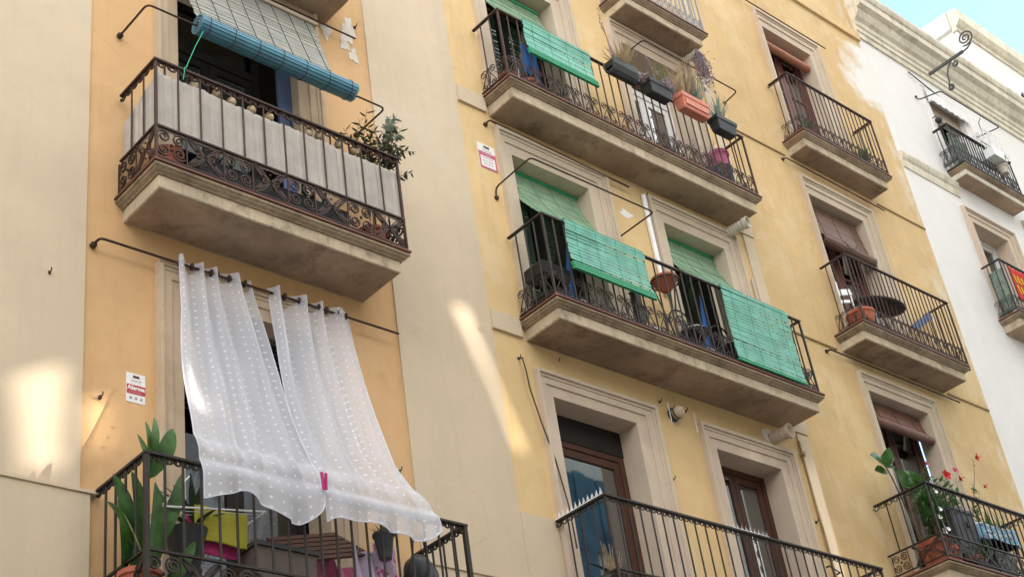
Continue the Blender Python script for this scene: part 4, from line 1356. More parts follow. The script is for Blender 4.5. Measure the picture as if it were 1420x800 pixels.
# ---- laundry and clutter on the curtain balcony
mb = MB()
def clothgrid(x0, x1, y, z0, z1, amp=.012, k=9, sag=.02, ph=0.0, dx=0.0):
    return lambda u, v: (lerp(x0, x1, u) + dx * (1 - v), y + amp * math.sin(k * u + 3 * v + ph) - .01 * (1 - v), lerp(z0, z1, v) - sag * math.sin(math.pi * u) * v + .008 * math.sin(6 * u + ph) * (1 - v))
def hang(name, label, cat, fn, mat, nu=30, nv=20, group=None):
    mb = MB(); mb.grid(fn, nu, nv)
    o = solo(name, mb, mat, label, cat, group, True)
    sd = o.modifiers.new('thickness', 'SOLIDIFY'); sd.thickness = .006
    return o
hang('towel', 'yellow green towel hanging on the drying rack behind the bars', 'towel', clothgrid(5.57, 6.04, -.52, 6.36, 6.66, .008, 8, .012), 'towel', group='laundry on the curtain balcony')
hang('cloth', 'magenta cloth hanging just behind the yellow green towel', 'cloth', clothgrid(5.53, 6.0, -.46, 6.28, 6.64, .01, 7, .01, 1), 'pinkcloth', group='laundry on the curtain balcony')
hang('shirt', 'lilac cloth hanging at the right of the curtain balcony, left of the black bag', 'laundry', clothgrid(7.05, 7.30, -.54, 6.22, 6.58, .03, 11, .05, 2, -.02), 'lilac', group='laundry on the curtain balcony')
hang('shirt', 'pink printed cloth hanging between the lilac cloth and the black bag', 'laundry', clothgrid(7.27, 7.52, -.52, 6.2, 6.64, .025, 12, .03, .5, .03), 'printpink', group='laundry on the curtain balcony')
hang('shirt', 'plain pink cloth hanging under the folded slatted table', 'laundry', clothgrid(6.70, 6.94, -.42, 6.1, 6.50, .025, 9, .02, .5, .03), 'rosecloth', group='laundry on the curtain balcony')
hang('shirt', 'rose cloth hanging low beside the lilac cloth', 'laundry', clothgrid(6.90, 7.08, -.50, 6.12, 6.40, .025, 9, .02, 1.5, .03), 'rosecloth', group='laundry on the curtain balcony')
rk = thing('drying_rack', 'wire drying rack standing behind the bars of the curtain balcony', 'drying rack', (5.6, -.4, 5.72))
wires = MB()
for k in range(7):
    y = lerp(-.62, -.22, k / 6)
    wires.tube([(5.22, y, 6.52), (6.15, y, 6.66)], .004, 5)
part('wires', wires, 'chrome', rk)
part('frame', MB().tube([(5.22, -.62, 6.52), (5.22, -.22, 6.52), (6.15, -.22, 6.66), (6.15, -.62, 6.66), (5.22, -.62, 6.52)], .008, 6).tube([(5.22, -.62, 6.52), (5.60, -.4, 6.95)], .006, 5), 'white_pl', rk)
for a, b in (((5.3, -.6), (6.0, -.25)), ((6.0, -.6), (5.3, -.25))):
    part('leg', MB().tube([(a[0], a[1], 5.72), (b[0], b[1], 6.6)], .009, 6), 'white_pl', rk)
tb = thing('folding_table', 'folded brown slatted wooden table leaning behind the bars under the curtains', 'table', (6.8, -.35, 5.72))
ax = Vector((.36, .02, .10)); ay = Vector((.06, -.12, -.12))
c0 = Vector((6.80, -.42, 6.56))
for k in range(6):
    part('slat', MB().obox(c0 + ay * (k - 2.5) * .42, ax, ay * .16, ax.cross(ay).normalized() * .009), 'brownwood', tb)
part('frame', MB().obox(c0 + ax * .8 + Vector((0, .03, 0)), ax * .05, ay * 1.2, (0, .012, 0)).obox(c0 - ax * .8 + Vector((0, .03, 0)), ax * .05, ay * 1.2, (0, .012, 0)), 'brownwood', tb)
for s_ in (-.7, .7):
    part('leg', MB().tube([c0 + ax * s_ + Vector((0, .05, 0)), c0 + ax * (s_ * .8) + Vector((0, .1, -.84))], .014, 6), 'brownwood', tb)
cr = thing('storage_crate', 'grey storage box on the floor of the curtain balcony behind the bars', 'box', (6.35, -.45, 5.72))
part('body', MB().loft([[(6.05 + i, -.62 + i, z), (6.62 - i, -.62 + i, z), (6.62 - i, -.30 - i, z), (6.05 + i, -.30 - i, z)] for i, z in ((.03, 5.73), (0, 6.36))]), 'cardboard', cr)
part('lid', MB().box(6.03, 6.64, -.64, -.28, 6.362, 6.40), 'greyplastic', cr)
pt_ = thing('hanging_pot', 'dark pot with a small green plant hooked on the rail under the right curtain hem', 'plant pot', (7.29, -.70, 6.45))
part('pot', MB().lathe((7.29, -.66, 6.44), [(.055, 0), (.085, .20), (.095, .2), (.095, .225), (.075, .225)], 18), 'greyplastic', pt_)
ml = MB(); tuft(ml, (7.29, -.66, 6.63), 30, .14, .14, .02); part('foliage', ml, 'leaf', pt_)
bg_ = thing('rubbish_bag', 'bulging black bag at the right end of the curtain balcony', 'bag', (7.80, -.45, 6.2))
def bagpt(u, v):
    a = 2 * math.pi * u; th = math.pi * v
    r = 1 + .10 * math.sin(5 * a + 3 * th) + .06 * math.sin(11 * a)
    return (7.80 + .155 * r * math.sin(th) * math.cos(a), -.48 + .13 * r * math.sin(th) * math.sin(a), 6.42 + .22 * math.cos(th))
mb = MB(); mb.grid(bagpt, 28, 18); part('sack', mb, 'blackplastic', bg_, True)
part('strap', MB().tube([(7.72, -.5, 6.62), (7.70, -.55, 6.74), (7.80, -.56, 6.80), (7.88, -.5, 6.62)], .010, 6), 'blackplastic', bg_)
pd = thing('black_pot', 'low black pot behind the towel on the curtain balcony floor', 'plant pot', (5.55, -.4, 5.72))
part('pot', MB().lathe((5.55, -.42, 6.14), [(.10, 0), (.16, .28), (.17, .32), (.14, .32)], 18), 'blackplastic', pd)
part('stand', MB().lathe((5.55, -.42, 5.72), [(.14, 0), (.10, .2), (.12, .42)], 12, capt=True), 'irongrey', pd)
ml = MB()
for k in range(16): 
    a = k * 2.4; ml.leaf((5.6, -.45, 6.45), (5.6 + .28 * math.cos(a), -.45 + .2 * math.sin(a), 6.5 + .4 * random.random()), .06, droop=.2)
part('foliage', ml, 'leafdark', pd)

# ---- flower boxes hooked outside the rail of the upper long balcony
def planter(label, x0, x1, z0, h, mat, y=-.60, rim=False, scoop=False):
    t = thing('flower_box', label, 'flower box', ((x0 + x1) / 2, y, z0), 'flower boxes hooked outside the rail')
    i = .035; d = .095
    if scoop:
        rings = []
        n = 9
        for k in range(n):
            a = math.pi * k / (n - 1)
        prof = [(d, h), (d * .98, h * .55), (d * .7, h * .18), (d * .3, 0), (-d * .3, 0), (-d * .7, h * .18), (-d * .98, h * .55), (-d, h), (-d + .012, h), (-d * .6, h * .25), (d * .6, h * .25), (d - .012, h)]
        mb = MB().loft([[(x, y + a, z0 + b) for a, b in prof] for x in (x0 + .01, x1 - .01)])
    else:
        mb = MB().loft([[(x0 + q, y - d + q * .8, z0 + z), (x1 - q, y - d + q * .8, z0 + z), (x1 - q, y + d - q * .8, z0 + z), (x0 + q, y + d - q * .8, z0 + z)] for q, z in ((i + .01, 0), (i, .01), (.012, h * .72), (0, h * .72), (-.004, h), (.014, h), (.02, h - .03))])
    o = part('box', mb, mat, t); bevel(o, .006, 2)
    part('soil', MB().box(x0 + .03, x1 - .03, y - d + .03, y + d - .03, z0 + h * .5, z0 + h - .025), 'soil', t)
    if rim:
        part('front_panel', MB().box(x0 + .07, x1 - .05, y - d + .006, y - d + .02, z0 + .06, z0 + h * .62), mat, t)
    br = MB()
    for x in (x0 + .08, x1 - .08):
        br.tube([(x, y + d - .01, z0 + h * .3), (x, y + d + .012, z0 + h * .6), (x, y + d + .012, z0 + h + .03), (x, y + d + .05, z0 + h + .035)], .006, 5)
    part('hanger', br, 'iron', t)
    return t
p_1 = planter('black flower box with rounded belly and straw dry grass, leftmost on the rail', 11.84, 12.34, 14.03, .24, 'blackplastic', scoop=True)
p_2 = planter('black flower box with grey dead flower heads, left of the salmon box', 12.55, 13.00, 14.02, .22, 'blackplastic')
p_3 = planter('salmon red flower box full of tall dry stalks', 13.20, 13.78, 14.05, .25, 'salmon', rim=True)
p_4 = planter('small black flower box with a thin dry tuft, rightmost on the rail', 13.90, 14.33, 13.98, .23, 'blackplastic')
def drystuff(p, c, n, h, sp, mat='dry', w=.012, lean=(0, 0, 0), heads=0, nm='dry_stalks'):
    ml = MB(); tuft(ml, c, n, h, sp, w, lean)
    part(nm, ml, mat, p)
    if heads:
        mh = MB()
        for k in range(heads):
            cc = Vector(c) + Vector((random.uniform(-1, 1) * sp, random.uniform(-.1, .1), random.uniform(.02, h * .5)))
            for q in range(9):
                dr = Vector((random.uniform(-1, 1), random.uniform(-1, 1), random.uniform(-.6, 1))).normalized()
                mh.leaf(cc, cc + dr * .055, .03, n=3, up=(random.random(), random.random(), .3))
        part('dead_heads', mh, 'drypurple', p)
drystuff(p_1, (12.16, -.60, 14.22), 130, .40, .30, 'dry', .022)
ml = MB(); 
for k in range(5): ml.leaf((11.95 + .02 * k, -.6, 14.25), (11.90 - .02 * k, -.62, 14.9 + .06 * random.random()), .012, droop=.1)
for k in range(18):
    q = Vector((11.88 + random.uniform(-.025, .025), -.62, 14.78 + .022 * k)); ml.leaf(q, q + Vector((random.uniform(-.05, .05), random.uniform(-.05, .05), .04)), .014, n=3)
part('seed_stalk', ml, 'drypurple', p_1)
drystuff(p_2, (12.80, -.60, 14.20), 60, .30, .26, 'leafyel', .02, heads=60)
ml = MB()
for k in range(22):
    q = Vector((12.80 + random.uniform(-.02, .02) - .004 * k, -.61, 14.36 + .020 * k)); ml.leaf(q, q + Vector((random.uniform(-.05, .05), random.uniform(-.04, .04), .045)), .02, n=3)
part('seed_stalk', ml, 'drypurple', p_2)
drystuff(p_3, (13.40, -.60, 14.26), 120, .66, .30, 'dry', .020, (.10, 0, .1))
drystuff(p_3, (13.62, -.60, 14.26), 60, .58, .26, 'leafpale', .020, (.08, 0, 0), nm='green_stalks')
drystuff(p_4, (14.08, -.60, 14.18), 70, .36, .24, 'leafpale', .018)
ml, ms = MB(), MB()
for k in range(90): 
    x = lerp(12.80, 13.12, random.random()); z = 14.20 + random.uniform(-.1, .25)
    ml.leaf((x, -.62, z), (x + random.uniform(-.08, .08), -.64 + random.uniform(-.05, .05), z + random.uniform(-.06, .08)), .03, n=3)
part('trailing_heads', ml, 'drypurple', p_2)
# dry growth hanging out of the top drain
t = thing('dry_creeper', 'dead mauve creeper hanging from the drain spout of the topmost balcony', 'plant', (14.35, -.36, 15.4))
ml, ms = MB(), MB()
for k in range(34):
    x = 14.37 + random.uniform(-.05, .05)
    e = Vector((14.30 + random.uniform(-.10, .12), -.40 + random.uniform(-.08, .08), random.uniform(15.0, 15.6)))
    sprig(ml, ms, (x, -.36, 15.88), e, 12, .012, .05, .12)
for k in range(170):
    q = Vector((14.40 + random.gauss(0, .07), -.38 + random.gauss(0, .05), 15.45 + random.gauss(0, .13)))
    ml.leaf(q, q + Vector((random.uniform(-.06, .06), random.uniform(-.05, .05), random.uniform(-.06, .06))), .03, n=3)
part('withered_leaves', ml, 'drypurple', t); part('stems', ms, 'drypurple', t)

# upper long balcony: pots on the floor, blue cloth, pink pot
def pot(mb, c, r, h, n=18):
    return mb.lathe(c, [(r * .68, 0), (r * .92, h * .8), (r * 1.04, h * .8), (r * 1.06, h), (r * .9, h), (r * .82, h * .8)], n)
for i, (x, y, r, h, mt) in enumerate(((10.22, -.30, .12, .20, 'terracotta'), (10.55, -.32, .13, .22, 'terracotta'), (10.86, -.28, .11, .18, 'brownwood'), (11.12, -.30, .11, .19, 'terracotta'))):
    lab = ('terracotta pot with a red brown plant at the left end of the flower box balcony', 'wide terracotta pot below the left end of the upper green blind', 'brown pot under the middle of the upper green blind', 'terracotta pot under the right half of the upper green blind')[i]
    t = thing('flower_pot', lab, 'plant pot', (x, y, 13.2), 'floor pots on the flower box balcony')
    part('pot', pot(MB(), (x, y, 13.2), r, h), mt, t)
    ml = MB(); tuft(ml, (x, y, 13.2 + h), 34, .16, .17, .03, droop=.4); part('foliage', ml, 'leafdark' if i % 2 else 'stem', t)
hang('blue_cloth', 'bright blue cloth hanging in the doorway behind the upper green blind', 'cloth', clothgrid(10.78, 11.02, -.10, 13.5, 14.42, .02, 9, .03), 'bluecloth', group='blue cloths in the doorways')
def blue_wedge(label, xt, zt, x0, x1, zb, y):
    mb = MB()
    mb.grid(lambda u, v: (lerp(lerp(x0, x1, u), xt + .012 * (u - .5), v), y + .025 * math.sin(9 * u) * (1 - v), lerp(zb, zt, v)), 16, 14)
    o = solo('blue_cloth', mb, 'bluecloth', label, 'cloth', 'blue cloths in the doorways', True)
    sd = o.modifiers.new('thickness', 'SOLIDIFY'); sd.thickness = .006
blue_wedge('bright blue cloth pinned to a point behind the left bars of the middle green blinds', 10.94, 11.24, 10.74, 10.92, 10.3, -.10)
blue_wedge('bright blue cloth pinned to a point between the two green blinds of the middle floor', 13.33, 11.34, 13.14, 13.36, 10.3, -.10)
t = thing('flower_pot', 'pink pot at the right end of the flower box balcony', 'plant pot', (14.30, -.28, 13.62), 'floor pots on the flower box balcony')
part('pot', pot(MB(), (14.30, -.28, 13.66), .15, .26), 'rosecloth', t)
part('stand', MB().lathe((14.30, -.28, 13.2), [(.15, 0), (.12, .2), (.16, .45)], 16, capt=True), 'greyplastic', t)
ml = MB(); tuft(ml, (14.0, -.30, 13.5), 30, .55, .3, .014, droop=.4)
t = thing('dry_plant', 'wispy dead plant standing on the flower box balcony under the salmon box', 'plant', (14.0, -.30, 13.2))
part('stalks', ml, 'drypurple', t); part('pot', pot(MB(), (14.0, -.30, 13.2), .12, .28), 'greyplastic', t)
ml = MB(); tuft(ml, (13.2, -.30, 13.3), 46, .35, .5, .02, droop=.4)
t = thing('dry_plant', 'low grey dead plants behind the scrolls below the salmon flower box', 'plant', (13.2, -.30, 13.2))
part('stalks', ml, 'drypurple', t); part('tray', MB().box(12.8, 13.6, -.40, -.2, 13.2, 13.32), 'greyplastic', t)

# middle long balcony
t = thing('barbecue', 'black covered box on legs at the left end of the middle long balcony', 'barbecue', (10.25, -.3, 10.0))
bevel(part('body', MB().loft([[(10.08 + i, -.44 + i, z), (10.52 - i, -.44 + i, z), (10.52 - i, -.14 - i, z), (10.08 + i, -.14 - i, z)] for i, z in ((.02, 10.38), (0, 10.42), (0, 10.56), (.03, 10.60))]), 'darkwood', t), .01)
for x in (10.12, 10.48):
    for y in (-.40, -.18):
        part('leg', MB().tube([(x, y, 10.0), (x, y, 10.4)], .014, 6), 'iron', t)
part('shelf', MB().box(10.10, 10.50, -.42, -.16, 10.16, 10.18), 'greyplastic', t)
for i, (x, lab) in enumerate(((10.78, 'pale striped sack on the floor behind the left green blind'), (12.02, 'pale sack on the floor right of the wooden post, middle long balcony'), (12.95, 'white folded cushion leaning behind the scrolls, middle long balcony'))):
    mb = MB(); mb.ellip((x, -.30, 10.17), .13 + .03 * i, .08, .17, 16, 10)
    o = solo('sack', mb, 'whitewood', lab, 'sack', 'pale bundles on the middle long balcony', True)
t = thing('bowl_stand', 'terracotta bowl on a tall black iron stand beside the left green blind', 'plant stand', (12.35, -.32, 10.0))
part('bowl', MB().lathe((12.36, -.32, 10.95), [(.05, 0), (.12, .08), (.16, .15), (.172, .16), (.172, .185), (.15, .185), (.1, .07)], 22), 'terracotta', t)
part('ring', MB().tube([(12.36 + .18 * math.cos(a_), -.32 + .18 * math.sin(a_), 11.085) for a_ in [2 * math.pi * q / 24 for q in range(25)]], .011, 6), 'iron', t)
for k in range(3):
    a_ = k * 2.09 + .4
    part('leg', MB().tube([(12.36 + .17 * math.cos(a_), -.32 + .17 * math.sin(a_), 11.08), (12.36 + .07 * math.cos(a_), -.32 + .07 * math.sin(a_), 10.6), (12.36 + .20 * math.cos(a_), -.32 + .20 * math.sin(a_), 10.0)], .010, 6), 'iron', t)
t = thing('wooden_post', 'grey wooden post standing behind the bars right of the left green blind', 'post', (11.74, -.32, 10.0))
part('post', MB().box(11.69, 11.79, -.36, -.28, 10.0, 10.72), 'tablegrey', t)
part('cap', MB().box(11.68, 11.80, -.37, -.27, 10.72, 10.74), 'brownwood', t)
def iron_chair(label, x, y, z, face=1):
    t = thing('iron_chair', label, 'chair', (x, y, z), 'black bent iron chairs')
    part('seat', MB().lathe((x, y, z + .44), [(.19, 0), (.2, .012), (.2, .025), (.17, .03)], 18, capt=True), 'iron', t)
    bk = MB().tube([(x - .20, y + .12, z + .44)] + [(x + .22 * math.cos(a_), y + .14, z + .66 + .22 * math.sin(a_)) for a_ in [math.pi - math.pi * q / 12 for q in range(13)]] + [(x + .20, y + .12, z + .44)], .012, 6)
    bk.tube([(x + .12 * math.cos(a_), y + .14, z + .6 + .2 * math.sin(a_)) for a_ in [math.pi - math.pi * q / 12 for q in range(13)]], .009, 6)
    part('backrest', bk, 'iron', t)
    part('seat_cushion', MB().ellip((x, y, z + .49), .18, .18, .035, 16, 6), 'whitewood', t, True)
    for sx in (-1, 1):
        for sy in (-1, 1):
            part('leg', MB().tube([(x + sx * .15, y + sy * .13, z + .44), (x + sx * .19, y + sy * .15, z)], .011, 6), 'iron', t)
    return t
iron_chair('black bent iron chair beside the terracotta bowl stand, middle long balcony', 12.72, -.30, 10.0)
iron_chair('black bent iron chair half hidden behind the blue cloth, middle long balcony', 13.46, -.30, 10.0)

# lower long balcony: pigeon spikes on the rail, reeds, sticker
t = thing('bird_spikes', 'row of white plastic bird spikes along the short side handrail of the lower long balcony', 'bird spikes', (10.08, -.4, 7.596))
part('base_strip', MB().box(10.062, 10.10, -.70, -.02, 7.598, 7.606), 'white_pl', t)
sp = None
for k in range(34):
    y = lerp(-.695, -.03, k / 33)
    tilt = (-.02, 0, .02)[k % 3]
    mb_ = [(10.08, y, 7.604), (10.08 + tilt, y + random.uniform(-.006, .006), 7.665 + random.uniform(-.006, .01))]
    part('spike', MB().tube(mb_, .0035, 4, .002), 'white_pl', t)
t = thing('bird_spikes', 'short white run of bird spikes on the front rail before the right window', 'bird spikes', (12.2, -.71, 7.596))
part('base_strip', MB().box(12.02, 12.62, -.735, -.705, 7.598, 7.604), 'white_pl', t)
for k in range(26):
    part('spike', MB().tube([(12.03 + .023 * k, -.72, 7.602), (12.03 + .023 * k + random.uniform(-.012, .012), -.72 + (-.02, 0, .02)[k % 3], 7.655)], .002, 4, .001), 'white_pl', t)
t = thing('reed_bundle', 'bundle of dry reeds standing in a pot behind the lower long balcony rail', 'plant', (10.22, -.55, 6.54))
ml = MB()
for k in range(26):
    a = random.uniform(-1, 1)
    ml.tube([(10.20 + .03 * a, -.55 + random.uniform(-.03, .03), 6.7), (10.20 + .10 * a + random.uniform(-.03, .03), -.56 + random.uniform(-.06, .06), random.uniform(6.95, 7.18))], .006, 4, .003)
part('reeds', ml, 'dry', t); part('pot', pot(MB(), (10.20, -.55, 6.55), .13, .25), 'greyplastic', t)
ml = MB()
for k in range(12): ml.leaf((10.3, -.5, 6.75), (10.3 + random.uniform(-.4, .3), -.55 + random.uniform(-.1, .1), 6.86 + random.uniform(-.08, .1)), .03, droop=.3)
part('foliage', ml, 'leafdark', t)
sk = thing('window_sticker', 'white strip with blue blots stuck on the glass of the lower right window', 'sticker', (13.80, .30, 7.5))
part('strip', MB().box(13.75, 13.85, .2985, .3025, 7.3, 8.30), 'white_pl', sk)
for k in range(5):
    part('blot', MB().ellip((13.80, .2985, 7.45 + .19 * k), .036, .003, .055, 14, 6), 'bluenet', sk)
hang('reflection_cloth', 'white cloth strip imitating a reflection in the left pane of the lower right window', 'curtain', clothgrid(13.38, 13.54, .35, 6.8, 8.95, .006, 30, 0), 'whitecloth', group='cloths behind window glass imitating reflections')  # cloths set behind the panes to imitate bright reflections
hang('reflection_cloth', 'white cloth strip imitating a reflection in the right pane of the lower right window', 'curtain', clothgrid(13.76, 13.92, .35, 6.8, 8.95, .006, 30, 0), 'whitecloth', group='cloths behind window glass imitating reflections')
hang('reflection_cloth', 'white cloth imitating a bright reflection in the glass of the plant balcony door', 'curtain', clothgrid(17.25, 17.68, .34, 8.3, 9.72, .012, 30, 0), 'whitecloth', group='cloths behind window glass imitating reflections')
hang('reflection_cloth', 'pale cloth imitating a reflection in the top pane of the lower left window', 'curtain', clothgrid(10.95, 11.6, .40, 8.35, 8.72, .012, 24, .02), 'netcloth', group='cloths behind window glass imitating reflections')

# ---- ochre house, middle balcony
t = thing('flower_pot', 'round red brown bowl pot at the near corner of the middle ochre balcony', 'plant pot', (16.66, -.33, 11.73))
part('pot', MB().lathe((16.76, -.32, 11.74), [(.10, 0), (.17, .10), (.20, .22), (.215, .23), (.215, .27), (.18, .27)], 20), 'terracotta', t)
ml = MB(); tuft(ml, (16.76, -.32, 11.96), 20, .14, .16, .02); part('foliage', ml, 'stem', t)
t = thing('bistro_table', 'round grey brown table tilted on one leg, middle ochre balcony', 'table', (17.55, -.22, 11.73))
tc = Vector((17.55, -.20, 12.44))
part('tabletop', MB().lathe(tc, [(.02, 0), (.40, 0), (.41, .012), (.41, .024), (.39, .03)], 28, (.10, -.35, 1), capt=True), 'tablegrey', t)
for k in range(3):
    a_ = k * 2.09
    part('leg', MB().tube([tc + Vector((.05 * math.cos(a_), .05 * math.sin(a_), 0)), (17.55 + .24 * math.cos(a_), -.20 + .15 * math.sin(a_), 11.74)], .013, 6), 'irongrey', t)
t = thing('garden_chair', 'white garden chair beside the round table, middle ochre balcony', 'chair', (16.98, -.18, 11.73))
part('seat', MB().box(16.80, 17.18, -.36, -.02, 12.14, 12.17), 'white_pl', t)
part('backrest', MB().obox((16.98, -.03, 12.62), (.22, 0, .08), (0, .012, .0), (0, .01, .055)).obox((16.98, -.03, 12.46), (.2, 0, .07), (0, .012, .0), (0, .01, .03)), 'white_pl', t)
for x in (16.82, 17.16):
    for y in (-.34, -.04):
        part('leg', MB().tube([(x, y, 11.74), (x, y, 12.15 if y < -.1 else 12.7)], .014, 6), 'white_pl', t)
mb = MB().obox((18.86, -.16, 12.62), (.34, 0, .22), (0, .012, 0), (-.02, 0, .06))
bevel(solo('board', mb, 'bluewood', 'blue grey board leaning behind the bars at the far end of the middle ochre balcony', 'board'), .004)
hang('blue_cloth', 'blue cloth hanging in the door of the middle ochre balcony', 'cloth', clothgrid(16.90, 17.04, .16, 12.2, 13.1, .01, 9, .02), 'bluecloth', group='blue cloths in the doorways')
# top ochre balcony plants
for x, y, h, sp, lab in ((16.98, -.26, .26, .14, 'small leafy plant in a pot at the near corner of the top ochre balcony'), (18.52, -.24, .34, .22, 'leafy green plant at the far end of the top ochre balcony')):
    t = thing('potted_plant', lab, 'plant', (x, y, 15.34), 'plants on the top ochre balcony')
    part('pot', pot(MB(), (x, y, 15.34), .10, .16), 'terracotta', t)
    ml = MB(); tuft(ml, (x, y, 15.48), 70, h, sp, .035, droop=.5); part('foliage', ml, 'leaf', t)

# ---- ochre house, lowest balcony with many plants
for x, y, r, h, lab in ((16.36, -.62, .19, .34, 'large terracotta pot nearest the near corner of the plant balcony'), (16.80, -.50, .17, .36, 'terracotta pot with a spiky plant, second on the plant balcony'), (16.72, -.30, .15, .50, 'tall narrow terracotta pot behind the two front pots of the plant balcony'), (17.18, -.62, .12, .26, 'small terracotta pot beside the dark crate')):
    t = thing('flower_pot', lab, 'plant pot', (x, y, 7.93), 'terracotta pots on the plant balcony')
    part('pot', pot(MB(), (x, y, 7.94), r, h), 'terracotta', t)
    part('soil', MB().lathe((x, y, 7.94), [(r * .86, h * .9), (0.01, h * .92)], 18, capb=False), 'soil', t)
# rubbery big-leaved plant: a thing of its own standing behind
t = thing('rubber_plant', 'tall plant with large rounded green leaves rising above the near corner of the plant balcony', 'plant', (16.42, -.35, 8.0))
ml, ms = MB(), MB()
stem_pts = [(16.42, -.42, 8.2), (16.28, -.40, 8.7), (16.14, -.40, 9.2), (16.05, -.40, 9.38)]
ms.tube(stem_pts, .014, 6, .008).tube([(16.42, -.40, 8.3), (16.50, -.38, 8.9), (16.48, -.38, 9.2)], .012, 6, .007)
for b, tp, w in (((16.05, -.40, 9.36), (15.68, -.44, 9.44), .22), ((16.05, -.40, 9.38), (16.22, -.40, 9.60), .17), ((16.07, -.4, 9.36), (16.30, -.36, 9.46), .16), ((16.05, -.4, 9.36), (16.02, -.55, 9.58), .14), ((16.05, -.4, 9.3), (15.86, -.34, 9.30), .16),
                 ((16.48, -.38, 9.16), (16.24, -.42, 9.36), .20), ((16.48, -.38, 9.2), (16.72, -.36, 9.48), .20), ((16.48, -.38, 9.18), (16.36, -.46, 9.10), .18), ((16.46, -.38, 9.1), (16.72, -.42, 9.26), .17), ((16.5, -.38, 9.0), (16.60, -.5, 9.2), .14)):
    ml.leaf(b, tp, w * 1.1, up=(-.55, -.65, .3), droop=.12, fold=.14, n=10, shape=.95)
part('foliage', ml, 'leafbig', t); part('stems', ms, 'stem', t)
t = thing('spiky_plant', 'spiky plant of narrow arching green leaves behind the corner bars of the plant balcony', 'plant', (16.62, -.48, 8.2))
ml, ms = MB(), MB()
for cz, n_, rad in ((8.95, 90, .42), (8.72, 60, .38), (9.18, 50, .34)):
    for i in range(n_):
        a = random.uniform(0, 2 * math.pi); e = random.uniform(-.5, .9)
        tip = Vector((16.66, -.48, cz)) + Vector((math.cos(a) * math.cos(e), .7 * math.sin(a) * math.cos(e), math.sin(e))) * rad * random.uniform(.7, 1.1)
        ml.leaf((16.66, -.48, cz), tip, .024, droop=random.uniform(.1, .35), n=6, shape=.6)
ms.tube([(16.70, -.48, 8.25), (16.66, -.48, 8.7), (16.66, -.48, 9.15)], .022, 6, .014)
part('foliage', ml, 'leaf', t); part('stems', ms, 'stem', t)
t = thing('leafy_shrub', 'bushy mid green shrub between the spiky plant and the hibiscus', 'plant', (17.1, -.40, 8.0))
ml, ms = MB(), MB()
for i in range(44):
    sprig(ml, ms, (17.0, -.40, 8.4), (random.uniform(16.75, 17.35), random.uniform(-.62, -.2), random.uniform(8.75, 9.5)), 14, .05, .11)
part('foliage', ml, 'leaf', t); part('stems', ms, 'stem', t)
t = thing('hibiscus', 'leggy hibiscus with red flowers reaching out over the handrail of the plant balcony', 'plant', (17.15, -.42, 8.0))
ml, ms, mf, mp = MB(), MB(), MB(), MB()
def bloom(mb, c, r, n=5):
    c = Vector(c); ax = Vector((random.uniform(-.5, .3), -.8, random.uniform(-.1, .5))).normalized(); u = ax.orthogonal().normalized()
    for k in range(n):
        d = Matrix.Rotation(2 * math.pi * k / n + random.random() * .3, 3, ax) @ u
        mb.leaf(c, c + d * r + ax * r * .5, r * .95, up=ax, droop=.2, fold=.15, n=5, shape=1.1)
    mb.tube([c, c + ax * r * 1.1], .006, 5)
for tip, leaves in (((18.30, -.50, 9.92), 5), ((17.61, -.50, 9.50), 4), ((18.08, -.5, 9.55), 4), ((17.26, -.5, 9.42), 9), ((17.9, -.55, 9.2), 3), ((18.12, -.5, 9.34), 4), ((16.95, -.45, 9.6), 6), ((17.4, -.5, 9.3), 7)):
    base = Vector((17.15, -.42, 8.4)); tip = Vector(tip)
    pts = [base.lerp(tip, i / 8) + Vector((.12, 0, -.10)) * math.sin(math.pi * i / 8) for i in range(9)]
    ms.tube(pts, .008, 5, .003)
    for k in range(leaves * 2):
        f = random.uniform(5.0, 8) if leaves < 6 else random.uniform(3, 8); i = min(7, int(f)); p = pts[i].lerp(pts[i + 1], f - i)
        if leaves < 6 and k > 6: continue
        dr = Vector((random.uniform(-1, 1), random.uniform(-1, .6), random.uniform(-.6, .8))).normalized()
        ml.leaf(p, p + dr * random.uniform(.06, .11), .055, up=(random.uniform(-.5, .5), -.5, .8), droop=.2, n=4)
for c, r in (((18.30, -.53, 9.95), .075), ((17.28, -.53, 9.44), .085), ((17.64, -.53, 9.47), .07), ((17.52, -.9, 9.16), .055)):
    mf = MB(); bloom(mf, c, r); part('red_flower', mf, 'flower', t)
for c, r in (((17.58, -.53, 9.58), .06), ((16.92, -.5, 9.55), .055)):
    mp = MB(); bloom(mp, c, r); part('pink_flower', mp, 'pinkflower', t)
part('foliage', ml, 'leaf', t); part('stems', ms, 'stem', t); pass
t = thing('storage_crate', 'dark grey plastic crate standing behind the bars, left of the blue printed cloth', 'crate', (17.25, -.45, 8.15))
bevel(part('body', MB().loft([[(16.98 + i, -.62 + i, z), (17.52 - i, -.62 + i, z), (17.52 - i, -.26 - i, z), (16.98 + i, -.26 - i, z)] for i, z in ((.03, 8.36), (0, 8.86), (-.015, 8.86), (-.015, 8.91), (.01, 8.91), (.02, 8.5))]), 'greyplastic', t), .012)
part('grip_hole', MB().loft([[(17.32 + .035 * math.cos(a), y, 8.70 + .05 * math.sin(a)) for a in [i * math.pi / 8 for i in range(16)]] for y in (-.615, -.628)]), 'blackplastic', t)
part('stand', MB().box(17.02, 17.48, -.58, -.3, 7.94, 8.36), 'blackplastic', t)
t = thing('covered_table', 'low table covered with a blue printed cloth on the plant balcony', 'table', (18.0, -.45, 7.94))
